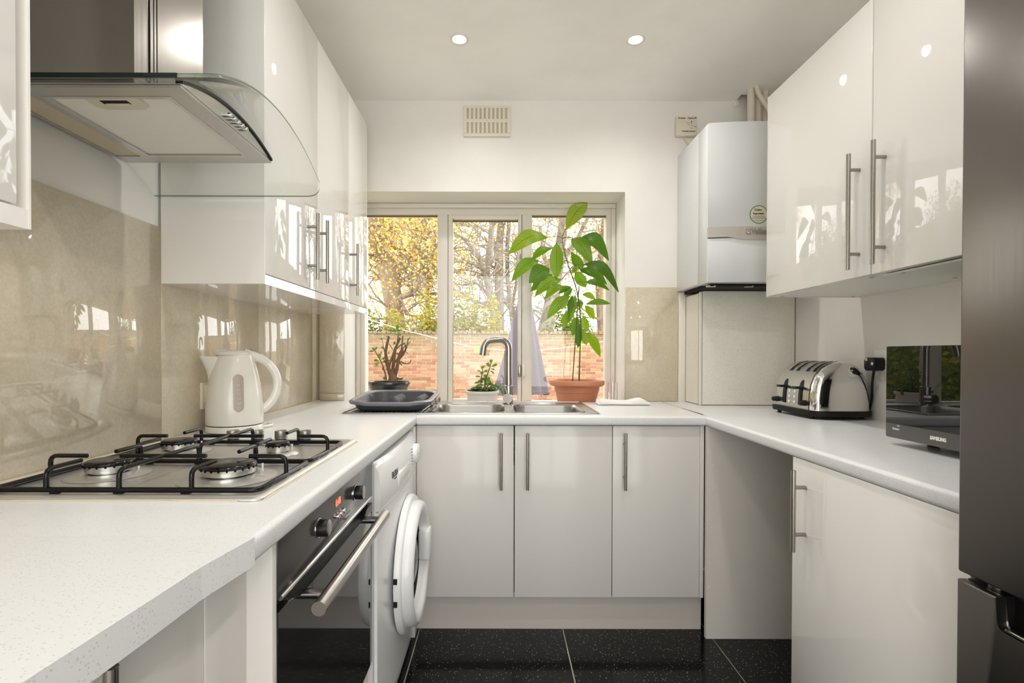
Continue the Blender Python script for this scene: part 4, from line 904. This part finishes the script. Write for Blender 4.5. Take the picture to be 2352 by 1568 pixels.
pot = MB().lathe([(.001, 0), (.094, 0), (.098, .004), (.1085, .075), (.115, .110), (.119, .112), (.1225, .140), (.140, .146), (.1485, .152), (.1495, .168), (.146, .1755), (.139, .1755), (.1345, .168), (.128, .150)], pc, 48, cap0=True).build('pot', M['terra'], t)
MB().lathe([(.130, .152), (.07, .156), (.001, .158)], pc, 28, cap1=True).build('soil', M['soil'], pot)
stem = [za(455, 320, 2.80), za(465, 385, 2.80), za(480, 450, 2.80), za(500, 515, 2.80), za(520, 570, 2.80), za(545, 640, 2.80), za(562, 700, 2.80), za(575, 790, 2.80), za(585, 880, 2.80), za(583, 1000, 2.80), za(578, 1150, 2.805), za(573, 1310, 2.805)]
b = MB().tube(stem, [.0022, .0026, .003, .0032, .0034, .0034, .0034, .0036, .0036, .0038, .004, .0045], 8)
b.tube([za(483, 262, 2.79), za(463, 290, 2.795), stem[0]], [.0012, .0015, .002], 6)
LV = [((483, 262), (630, 75), 112, 2.79, .1), ((355, 318), (80, 437), 110, 2.78, .16), ((520, 325), (668, 507), 98, 2.76, .14), ((560, 333), (779, 477), 112, 2.84, .2), ((418, 352), (415, 607), 92, 2.73, .0),
 ((383, 392), (240, 478), 62, 2.86, .12), ((293, 478), (105, 618), 92, 2.83, .14), ((368, 535), (226, 632), 118, 2.74, .12), ((388, 575), (238, 692), 78, 2.85, .08), ((448, 608), (265, 728), 84, 2.76, .14),
 ((520, 660), (430, 708), 40, 2.83, .1), ((472, 656), (332, 744), 62, 2.77, .14), ((528, 668), (463, 738), 46, 2.85, .05), ((512, 722), (350, 882), 76, 2.78, .12), ((518, 415), (600, 545), 74, 2.85, -.05), ((545, 550), (622, 663), 80, 2.85, -.02),
 ((525, 556), (566, 520), 38, 2.77, .05), ((598, 505), (847, 696), 74, 2.74, .2), ((575, 543), (765, 643), 80, 2.81, .12), ((612, 626), (783, 684), 48, 2.76, .1), ((594, 711), (690, 748), 42, 2.83, .12), ((617, 780), (790, 776), 42, 2.77, .08),
 ((614, 788), (678, 886), 58, 2.82, .06), ((500, 752), (443, 812), 42, 2.86, .1), ((526, 722), (502, 862), 44, 2.74, .0), ((548, 716), (500, 910), 54, 2.85, .0), ((497, 822), (465, 954), 52, 2.83, .03), ((570, 742), (588, 808), 46, 2.86, 0),
 ((562, 862), (527, 998), 62, 2.84, .0), ((600, 862), (630, 974), 54, 2.84, .02), ((572, 918), (566, 1084), 46, 2.75, .0), ((594, 945), (625, 1063), 58, 2.79, .0), ((630, 972), (720, 1143), 66, 2.81, .06)]
k_ = 2.8/1176/3.0157
stem2 = []
for p, q in zip(stem, stem[1:]): stem2 += [p+(q-p)*i/6 for i in range(6)]
for (a, c, wd, Y, ar) in LV:
    B_, T_ = za(*a, Y), za(*c, Y+random.uniform(-.02, .02))
    leaf_mesh(B_, T_, wd*k_, t, 'leaf', M['av_leaf'], (random.uniform(-.25, .25), -1, random.uniform(-.1, .3)), random.uniform(.12, .3), ar, wide=random.uniform(.45, .55), wave=.012)
    n_ = min(stem2, key=lambda p: (p-B_-Vector((0, 0, .012))).length)
    mid = (n_+B_)/2+Vector((0, 0, .010)); b.tube([n_, mid, B_, B_+(T_-B_)*.06], [.0017, .0014, .0012, .001], 5)
b.build('stem', M['av_stem'], t)
MB().tube([za(573, 652, 2.79), za(528, 1312, 2.79)], .0030, 7).build('support_cane', M['stake'], t)
MB().lathe([(.006, -.006), (.0075, 0), (.006, .006)], za(562, 690, 2.797), 10).tube([za(560, 690, 2.792), za(545, 686, 2.785), za(550, 700, 2.785)], .0012, 5).build('plant_tie', M['tie'], t)
# succulents
Z4 = lambda x, y: (x/5.2267+790, y/5.2267+700)
def zb(x, y, Y): return at(*Z4(x, y), Y)
k4 = 2.8/1176/5.2267
pc = Vector((-.601, 2.80, SILL))
t = thing('jade_plant', 'woody jade plant with few leaves in a dark glazed pot', 'plant', pc)
pot = MB().lathe([(.001, 0), (.078, 0), (.084, .004), (.098, .085), (.104, .130), (.1125, .150), (.1145, .163), (.112, .167), (.106, .166), (.101, .150)], pc, 44, cap0=True).build('pot', M['dark_pot'], t)
MB().lathe([(.102, .150), (.05, .155), (.001, .157)], pc, 24, cap1=True).build('soil', M['soil'], pot)
b = MB(); Y0 = 2.80
def br(pts, r0, r1, dy=0, out=None):
    n_ = len(pts); (out or b).tube([zb(x, y, Y0+dy*i/max(1, n_-1)) for i, (x, y) in enumerate(pts)], [(r0+(r1-r0)*i/(n_-1))*k4 for i in range(n_)], 8)
br([(590, 915), (588, 870), (575, 820)], 62, 44); br([(560, 850), (535, 760), (518, 690), (505, 620), (500, 560), (520, 460), (540, 375)], 26, 13, -.02)
br([(580, 830), (590, 760), (600, 650), (612, 540), (640, 470), (668, 410)], 24, 13, .02); br([(610, 850), (632, 780), (650, 690), (662, 620), (690, 570), (705, 520)], 24, 14, -.02)
br([(600, 780), (590, 740), (610, 690), (650, 640), (690, 590), (735, 545), (748, 495), (720, 465), (680, 480), (640, 520), (615, 545)], 13, 7, -.03); br([(665, 650), (700, 610), (735, 560), (750, 510), (765, 450), (770, 405)], 12, 7, .03)
br([(540, 740), (580, 620), (600, 560)], 15, 10, .03); br([(650, 690), (690, 680), (720, 705), (765, 708), (795, 690), (808, 655)], 9, 5, -.03); br([(690, 560), (700, 470), (706, 370)], 11, 8, .02)
br([(640, 440), (650, 380), (655, 290)], 8, 5); br([(510, 900), (495, 820), (470, 740), (435, 660), (400, 600), (372, 550), (345, 515)], 10, 4, -.03); br([(505, 640), (480, 540), (462, 420)], 5, 3, .02); br([(560, 870), (500, 700), (470, 640)], 7, 4, -.02)
br([(650, 600), (700, 520), (770, 470), (800, 440)], 7, 4, .0); br([(545, 470), (590, 540)], 5, 4, -.03); br([(640, 880), (660, 885), (690, 890), (705, 875)], 14, 8, -.02)
b.build('branch', M['jade_stem'], t)
MB().lathe([(.0115, -.004), (.0125, 0), (.0115, .004)], zb(588, 838, Y0), 16).build('black_tie', M['black'], t)
JL = [((640, 325), (642, 232), 34), ((632, 320), (585, 282), 20), ((635, 322), (560, 312), 22), ((645, 320), (700, 292), 16), ((645, 360), (600, 350), 16), ((650, 365), (690, 358), 16), ((372, 552), (340, 512), 26), ((368, 548), (400, 505), 22), ((368, 555), (300, 562), 16),
 ((432, 655), (425, 580), 36), ((425, 680), (355, 660), 26), ((430, 690), (360, 715), 14), ((436, 695), (370, 745), 14), ((440, 660), (505, 628), 16), ((445, 690), (530, 680), 18), ((490, 540), (450, 500), 26), ((460, 420), (445, 400), 20), ((545, 380), (500, 378), 14),
 ((470, 740), (475, 790), 26), ((490, 905), (485, 862), 34), ((590, 480), (620, 445), 26), ((640, 600), (640, 570), 22), ((580, 640), (595, 610), 20), ((700, 480), (745, 455), 14), ((762, 415), (800, 395), 12), ((735, 520), (745, 500), 20), ((545, 560), (535, 590), 14), ((460, 560), (440, 580), 12),
 ((500, 440), (535, 445), 16), ((640, 390), (690, 410), 16), ((520, 690), (550, 660), 14), ((660, 690), (700, 730), 14), ((770, 590), (750, 565), 12), ((495, 790), (520, 760), 16)]
for a, c, wd in JL:
    Y = 2.80+random.uniform(-.03, .03); leaf_mesh(zb(*a, Y), zb(*c, Y+random.uniform(-.01, .01)), wd*1.25*k4, t, 'leaf', M['jade_leaf'], (0, -1, .35), .1, .04, 5, .6)
pc = Vector((-.093, 2.815, SILL))
t = thing('jade_plant', 'small bushy jade plant in a white stone pot behind the tap', 'plant', pc)
pot = MB().lathe([(.001, 0), (.080, 0), (.083, .004), (.0835, .098), (.0915, .102), (.0920, .113), (.089, .1155), (.084, .1155), (.081, .104)], pc, 44, cap0=True).build('pot', M['white_pot'], t)
MB().lathe([(.079, .100), (.0845, .118), (.0835, .1205), (.080, .1205), (.077, .108)], pc, 36).build('inner_pot', M['black'], pot)
MB().lathe([(.078, .108), (.001, .112)], pc, 24, cap1=True).build('soil', M['soil'], pot)
b = MB(); Y0 = 2.81
br([(1690, 1020), (1700, 900), (1735, 800), (1765, 705)], 9, 5); br([(1650, 1010), (1640, 930), (1655, 850), (1662, 770)], 7, 4, -.02); br([(1700, 1000), (1745, 950), (1790, 990)], 7, 4, -.03); br([(1720, 1000), (1800, 965), (1870, 975), (1905, 1035)], 6, 4, -.04); br([(1640, 1010), (1600, 980), (1560, 1010)], 6, 4, -.03)
br([(1690, 1010), (1690, 900), (1690, 850)], 7, 4, -.04)
b.build('branch', M['av_stem'], t)
JL = [((1765, 710), (1766, 652), 32), ((1760, 745), (1705, 700), 34), ((1765, 745), (1845, 718), 28), ((1755, 765), (1812, 780), 14), ((1750, 790), (1808, 830), 16), ((1662, 780), (1664, 730), 30), ((1658, 815), (1595, 785), 16), ((1665, 812), (1735, 790), 26), ((1655, 840), (1655, 800), 34), ((1650, 870), (1575, 860), 18), ((1690, 860), (1735, 850), 20),
 ((1700, 880), (1690, 830), 30), ((1700, 900), (1760, 880), 34), ((1690, 910), (1770, 925), 38), ((1690, 905), (1650, 880), 30), ((1680, 940), (1560, 940), 22), ((1700, 950), (1800, 960), 36), ((1690, 960), (1575, 985), 34), ((1690, 960), (1740, 945), 40), ((1700, 980), (1690, 1020), 46), ((1660, 985), (1580, 1010), 26), ((1720, 990), (1790, 1020), 30), ((1740, 960), (1840, 985), 26), ((1640, 1000), (1520, 1005), 20), ((1630, 990), (1500, 1025), 16),
 ((1800, 965), (1850, 945), 26), ((1840, 970), (1895, 950), 22), ((1870, 980), (1840, 1010), 22), ((1885, 1000), (1925, 985), 18), ((1895, 1020), (1912, 1075), 34), ((1880, 990), (1880, 1040), 24), ((1720, 930), (1730, 890), 28), ((1660, 930), (1610, 910), 26), ((1670, 900), (1640, 930), 30), ((1740, 1000), (1700, 1035), 24), ((1760, 990), (1830, 1010), 20), ((1700, 1000), (1620, 1030), 24), ((1850, 990), (1810, 960), 20)]
for a, c, wd in JL:
    Y = 2.795+random.uniform(-.035, .03); leaf_mesh(zb(*a, Y), zb(*c, Y+random.uniform(-.015, .015)), wd*1.25*k4, t, 'leaf', M['jade_leaf'], (0, -1, .55), .1, .06, 5, .6)

# ------------------------------------------------------------------ the garden
struct(MB().box(-14, 14, 3.06, 40, -.3, -.12).build('ground', M['ground'], None, 0, center=False))
GY = 12.5
t = thing('brick_wall', 'old red-brick garden wall with mossy grey top courses', 'wall', (0, GY, -.12))
MB().box(-11, 9, GY+.006, GY+.22, -.12, 1.63).build('mortar', M['mortar'], t, 0)
bl, bh, bd = .225, .065, .10; c0_ = .0755
proto = None; st = MB(); spots = []
for r in range(23):
    z = -.10+r*c0_; sh = (r % 2)*.118+random.uniform(-.01, .01)
    for i in range(-46, 38):
        x = i*.2365+sh; spots.append((r, x, z))
vis = [s_ for s_ in spots if -3.55 < s_[1] < 2.55 and s_[0] >= 3]
vis.sort(key=lambda s_: (abs(s_[1]-(-2.6)) if s_[1] < -1.0 else (abs(s_[1]-(-.3)) if s_[1] < 1 else abs(s_[1]-1.6)))+abs(s_[0]-15)*.05); vis = set(vis[:300])
for s_ in spots:
    r, x, z = s_; dy_ = random.uniform(-.006, .004); L_ = bl*random.uniform(.96, 1.0)
    if s_ in vis:
        if proto is None:
            o = MB().box(x, x+bl, GY-.004, GY+bd, z, z+bh, .005, 1).build('brick', M['brick'], t, 0); proto = o; c0o = Vector((x, GY, z))
        else:
            o = proto.copy(); COL.objects.link(o); o.location = Vector((x, GY+dy_, z+random.uniform(-.002, .002)))-c0o; o.scale.x = 1
    else: st.box(x, x+L_, GY-.004+dy_, GY+.05, z, z+bh)
f_ = st.build('bricks', M['brick_field'], t, 0); f_['kind'] = 'stuff'
st = MB()
for i in range(-100, 82):
    x = i*.11+random.uniform(-.006, .006); st.box(x, x+.098, GY-.03+random.uniform(-.012, .012), GY+.24, 1.625, 1.69+random.uniform(-.02, .02), .008, 1)
f_ = st.build('coping_bricks', M['brick_field'], t, 0); f_['kind'] = 'stuff'

def ortho(d):
    u = d.cross(Vector((.3, .2, .93))).normalized(); return u, d.cross(u)
def tree(name, label, trunkpts, limbs, Y, barkm, leafm, nleaf, leafsize, spread, seed, twigs=3, twiglen=1.6, zmin=1.9, group='trees beyond the garden wall'):
    """trunk and limbs are (px, py, radius px) polylines at distance Y; twigs and leaves grow from the limbs"""
    random.seed(seed); k = Y/1176
    base = at(trunkpts[0][0], trunkpts[0][1], Y); base.z = -.12
    t = thing(name, label, 'tree', base, group)
    b = MB(); segs = []
    def poly(pts, dy):
        P = [at(x, y, Y+dy*i/max(1, len(pts)-1)) for i, (x, y, r) in enumerate(pts)]; Rr = [r*k for x, y, r in pts]; return P, Rr
    P, Rr = poly(trunkpts, 0); P = [Vector((P[0].x, P[0].y, -.12))]+P; Rr = [Rr[0]*1.25]+Rr
    b.tube(P, Rr, 10); segs += list(zip(P[1:], P[2:], Rr[1:]))
    b.build('trunk', barkm, t)
    lb = MB()
    for j, L in enumerate(limbs):
        P, Rr = poly(L, (-1.5, 1.2, -.8, 1.8, .5)[j % 5]); lb.tube(P, Rr, 8); segs += list(zip(P, P[1:], Rr))
    if limbs: lb.build('limb', barkm, t)
    tw = MB(); tips = []
    def twig(p, d, L, r, lev):
        u, v = ortho(d); n_ = 4; pts = [p]; q = p.copy(); dd = d.copy()
        for i in range(n_):
            dd = (dd+Vector((random.gauss(0, .22), random.gauss(0, .22), random.gauss(.03, .2)))).normalized(); q = q+dd*L/n_; pts.append(q.copy())
        tw.tube(pts, [r*(1-.75*i/n_) for i in range(n_+1)], 4, False); tips.extend(pts[1:])
        if lev > 0:
            for i in range(random.randint(2, 3)):
                s_ = random.randint(1, n_); a = random.uniform(0, 6.28); u2, v2 = ortho(dd)
                twig(pts[s_], (dd*.7+(u2*math.cos(a)+v2*math.sin(a))*.8).normalized(), L*random.uniform(.5, .75), r*.55, lev-1)
    for (p, q, r) in segs:
        if q.z < zmin: continue
        for i in range(twigs):
            f_ = random.random(); s_ = p.lerp(q, f_); 
            if s_.z < zmin: continue
            d = (q-p).normalized(); u, v = ortho(d); a = random.uniform(0, 6.28)
            twig(s_, (d*.5+u*math.cos(a)+v*math.sin(a)).normalized(), twiglen*random.uniform(.6, 1.2), min(.045, max(.018, r*.35)), 2)
    o = tw.build('twigs', barkm, t, 60); o['kind'] = 'stuff'
    if nleaf and tips:
        vs, fs = [], []
        for i in range(nleaf):
            c = random.choice(tips)+Vector((random.gauss(0, spread), random.gauss(0, spread), random.gauss(0, spread)))
            if c.z < zmin-.3: continue
            d = Vector((random.gauss(0, 1), random.gauss(0, 1), random.gauss(-.3, 1))).normalized(); u, v = ortho(d); s_ = leafsize*random.uniform(.6, 1.3)
            n0 = len(vs); vs += [c-u*s_*.5-base, c+v*s_*.36-base+d*s_*.1, c+u*s_*.5-base, c-v*s_*.36-base+d*s_*.1]; fs.append((n0, n0+1, n0+2, n0+3))
        me = bpy.data.meshes.new('foliage'); me.from_pydata(vs, [], fs); me.materials.append(leafm); o = bpy.data.objects.new('foliage', me); COL.objects.link(o); o.parent = t; o['kind'] = 'stuff'
    return t
tree('tree', 'thick forked brown tree full of yellow leaves, behind the wall, seen in leftmost pane', [(915, 770, 21), (903, 690, 21), (893, 630, 22), (885, 600, 23)],
 [[(885, 605, 20), (868, 560, 17), (858, 510, 15), (852, 440, 14), (850, 330, 12)], [(892, 640, 17), (925, 610, 14), (945, 570, 12), (962, 535, 10), (985, 490, 9), (1020, 420, 8)], [(905, 690, 8), (950, 670, 6), (985, 610, 5), (1000, 540, 4)], [(888, 600, 8), (900, 540, 6), (930, 480, 5), (940, 400, 4)], [(875, 570, 8), (820, 530, 6), (760, 500, 5)]],
 15.0, M['bark_brown'], M['autumn'], 15000, .085, .34, 3, 5, 2.0)
tree('tree', 'slim tree with a few yellow leaves behind the left part of the wall', [(985, 770, 6), (983, 700, 6), (975, 640, 6)], [[(975, 640, 5), (960, 560, 4), (955, 470, 4)], [(978, 660, 4), (1000, 600, 4), (1012, 520, 3)]], 17.5, M['bark_grey'], M['autumn'], 4200, .10, .4, 5, 5, 1.9)
tree('tree', 'pale straight bare trunk behind the wall in the middle pane', [(1149, 775, 11), (1147, 700, 11), (1146, 620, 11), (1147, 560, 10)], [[(1147, 560, 9), (1153, 500, 8), (1158, 420, 7), (1165, 320, 6)], [(1147, 600, 4), (1130, 540, 4), (1125, 480, 3)]], 15.5, M['bark_grey'], M['autumn_sparse'], 500, .075, .3, 8, 1, 1.3)
tree('tree', 'leaning grey multi-stemmed bare tree beside the pale straight trunk', [(1137, 775, 9), (1133, 710, 9), (1124, 670, 9), (1118, 640, 8)],
 [[(1118, 640, 7), (1122, 590, 6), (1128, 540, 6), (1133, 480, 5), (1138, 380, 4)], [(1122, 655, 6), (1108, 610, 5), (1092, 575, 5), (1068, 550, 4), (1045, 535, 3), (1010, 520, 3)], [(1110, 620, 4), (1085, 605, 3), (1060, 600, 3), (1030, 597, 2)], [(1126, 680, 4), (1095, 650, 3), (1060, 655, 3), (1030, 650, 2)], [(1130, 705, 4), (1090, 690, 3), (1065, 675, 3), (1035, 660, 2)]], 14.5, M['bark_grey'], M['autumn_sparse'], 900, .075, .3, 11, 3, 1.5)
tree('tree', 'grey bare tree with rising boughs, right side of the middle pane', [(1182, 775, 8), (1176, 710, 8), (1160, 685, 7)], [[(1172, 700, 6), (1166, 640, 5), (1165, 570, 5), (1170, 500, 4), (1172, 400, 3)], [(1176, 705, 4), (1186, 650, 4), (1190, 580, 3), (1196, 500, 3)]], 16.5, M['bark_grey'], M['autumn_sparse'], 700, .075, .3, 14, 3, 1.5)
tree('tree', 'broad pale tree trunk behind the avocado plant in the right pane', [(1250, 775, 18), (1256, 740, 18), (1268, 690, 17), (1275, 640, 16), (1283, 590, 15)], [[(1283, 590, 13), (1292, 530, 11), (1300, 450, 10), (1305, 340, 8)], [(1275, 640, 7), (1250, 590, 5), (1240, 520, 4)], [(1283, 600, 6), (1320, 560, 5), (1350, 500, 4)]], 15.2, M['bark_grey'], M['autumn_sparse'], 3200, .085, .4, 17, 3, 1.7)
tree('tree', 'tree with thin orange-brown leaves near the right edge of the window', [(1384, 775, 11), (1380, 700, 11), (1376, 620, 10)], [[(1376, 620, 8), (1384, 560, 7), (1390, 480, 6)], [(1378, 650, 5), (1345, 600, 4), (1330, 540, 3)], [(1378, 640, 5), (1410, 580, 4), (1430, 500, 4)]], 15.8, M['bark_brown'], M['autumn_sparse'], 3200, .085, .4, 19, 3, 1.7)
def bush(name, label, c, size, nleaf, leafm, ls, seed, cat='bush', group=None):
    random.seed(seed); c = Vector(c); t = thing(name, label, cat, c, group); b = MB(); sx_, sy_, sz_ = size
    for i in range(14):
        a = random.uniform(0, 6.28); e = Vector((math.cos(a)*sx_*.7*random.random(), math.sin(a)*sy_*.7*random.random(), sz_*random.uniform(.6, .95))); b.tube([c, c+e*.5+Vector((0, 0, .1)), c+e], [.02, .012, .004], 5)
    b.build('stems', M['bark_brown'], t)
    vs, fs = [], []
    for i in range(nleaf):
        while 1:
            q = Vector((random.uniform(-1, 1), random.uniform(-1, 1), random.uniform(-1, 1)))
            if .35 < q.length < 1: break
        q *= 1+.12*math.sin(q.x*7+seed)+.1*math.sin(q.z*9); p = Vector((q.x*sx_, q.y*sy_, (q.z*.5+.5)*sz_+.02)); d = (q.normalized()+Vector((random.gauss(0, .7), random.gauss(0, .7), random.gauss(0, .7)))).normalized(); u, v = ortho(d); s_ = ls*random.uniform(.6, 1.3)
        n0 = len(vs); vs += [p-u*s_*.5, p+v*s_*.34+d*s_*.12, p+u*s_*.5, p-v*s_*.34+d*s_*.12]; fs.append((n0, n0+1, n0+2, n0+3))
    me = bpy.data.meshes.new('foliage'); me.from_pydata(vs, [], fs); me.materials.append(leafm); o = bpy.data.objects.new('foliage', me); COL.objects.link(o); o.parent = t; o['kind'] = 'stuff'; return t
for i, (x, y, sx_, h_, lm, lab) in enumerate(((-3.7, 13.6, .9, 2.5, 'hedge', 'dark green shrub showing above the left end of the wall'), (-2.6, 13.5, .8, 2.25, 'shrub', 'yellow-green shrub showing above the wall at the forked tree'), (-1.7, 13.7, .7, 2.8, 'shrub', 'bright yellow shrub above the wall beside the left window mullion'), (-.95, 13.6, .6, 2.9, 'shrub', 'yellow shrub above the wall at left of the middle pane'), (-.3, 13.5, .55, 2.6, 'shrub', 'low lime-yellow shrub above the wall in the middle pane'), (1.9, 13.8, .8, 2.6, 'hedge', 'low green shrub above the wall in the right pane'))):
    bush('shrub', lab, (x, y, -.12), (sx_, .5, h_), int(6500*sx_), M[lm], .095, 40+i, group='shrubs behind the garden wall')
# ivy hedge and timber fence along the left side of the garden (seen mirrored in the microwave)
for i, y in enumerate((4.6, 5.9, 7.3)):
    bush('ivy_bush', ('dense green ivy bush beside the garden path close to the house', 'dense green ivy bush halfway along the left garden boundary', 'dense green ivy bush at the far end of the left garden boundary')[i], (-2.9-.35*i, y, -.12), (.85, .85, 2.3), 5200, M['hedge'], .075, 60+i, group='ivy along the left garden boundary')
t = thing('timber_fence', 'weathered timber fence along the left side of the garden', 'fence', (-4.6, 7, -.12))
for i in range(46):
    y = 3.4+.18*i; MB().box(-4.62+.01*(i % 2), -4.59+.01*(i % 2), y, y+.165, -.12, 1.75).build('plank', M['fence'], t, 0)
t = thing('garden_parasol', 'closed grey-mauve garden parasol hanging furled outside the window', 'parasol', (.2145, 5.0, -.12))
apex, bot = at(1207, 627, 5.0), at(1197, 905, 5.0); b = MB(); rings = []
for i in range(15):
    v = i/14; c = apex.lerp(bot, v); R0 = .012+.237*v**1.02; rings.append([c+Vector((R0*(1+.13*v*math.cos(8*a+1)) * math.cos(a), R0*.85*(1+.13*v*math.cos(8*a+1))*math.sin(a), (.012*math.cos(8*a+2) if i == 14 else 0))) for a in [2*math.pi*j/64 for j in range(64)]])
b.loops(rings, True); b.build('canopy', M['parasol'], t, 80)
MB().cyl((.2145, 5.0, -.10), (apex.x, apex.y, apex.z+.05), .02, 12).build('pole', M['fence'], t)
MB().lathe([(.25, 0), (.25, .05), (.06, .08), (.03, .18)], (.2145, 5.0, -.12), 24, cap0=True, cap1=True).build('base', M['mortar'], t)
Yl = 6.0; lpts = [at(x, y, Yl) for x, y in ((760, 704), (840, 731.6), (920, 756), (1003, 776.5), (1040, 786), (1091, 798.5), (1153, 803), (1200, 805), (1240, 804), (1300, 798), (1387, 784), (1480, 765))]
tag(MB().tube(lpts, .0045, 6).build('washing_line', M['line']), 'white washing line sagging across the garden', 'line')
for x, y, mm, lab in ((1094, 799, 'peg_y', 'yellow clothes peg on the washing line, left of the green one'), (1104, 800, 'peg_g', 'green clothes peg on the washing line near the tap spout'), (1332, 792, 'peg_y', 'yellow clothes peg on the washing line behind the avocado stem')):
    c = at(x, y, Yl); b = MB()
    for p, q in zip(lpts, lpts[1:]):
        if p.x <= c.x <= q.x: c = p.lerp(q, (c.x-p.x)/(q.x-p.x))
    for dx in (-.012, .012): b.box(c.x+dx-.009, c.x+dx+.009, c.y-.008, c.y+.008, c.z-.06, c.z+.02, .003)
    tag(b.build('clothes_peg', M[mm]), lab, 'peg', 'pegs on the washing line')
tb = at(1345, 925, 6.0); t = thing('garden_table', 'small round garden table carrying a plant pot outside', 'table', (tb.x, 6.0, -.12))
MB().lathe([(.001, tb.z-.02), (.26, tb.z-.02), (.27, tb.z), (.001, tb.z+.002)], (tb.x, 6.0, 0), 32).build('table_top', M['fence'], t)
MB().cyl((tb.x, 6.0, -.11), (tb.x, 6.0, tb.z-.01), .03, 12).lathe([(.18, -.12), (.18, -.09), (.03, -.07)], (tb.x, 6.0, 0), 20, cap0=True).build('pedestal', M['bark_brown'], t)
c = Vector((tb.x, 6.0, tb.z+.003)); t = bush('potted_plant', 'little yellow flowering plant in a cream bowl on the garden table', c+Vector((0, 0, .08)), (.10, .10, .11), 160, M['shrub'], .035, 91, 'plant')
MB().lathe([(.001, -.079), (.07, -.079), (.105, -.02), (.115, .02), (.108, .02), (.09, -.02), (.001, -.03)], c+Vector((0, 0, .08)), 24).build('bowl', M['cream_box'], t)
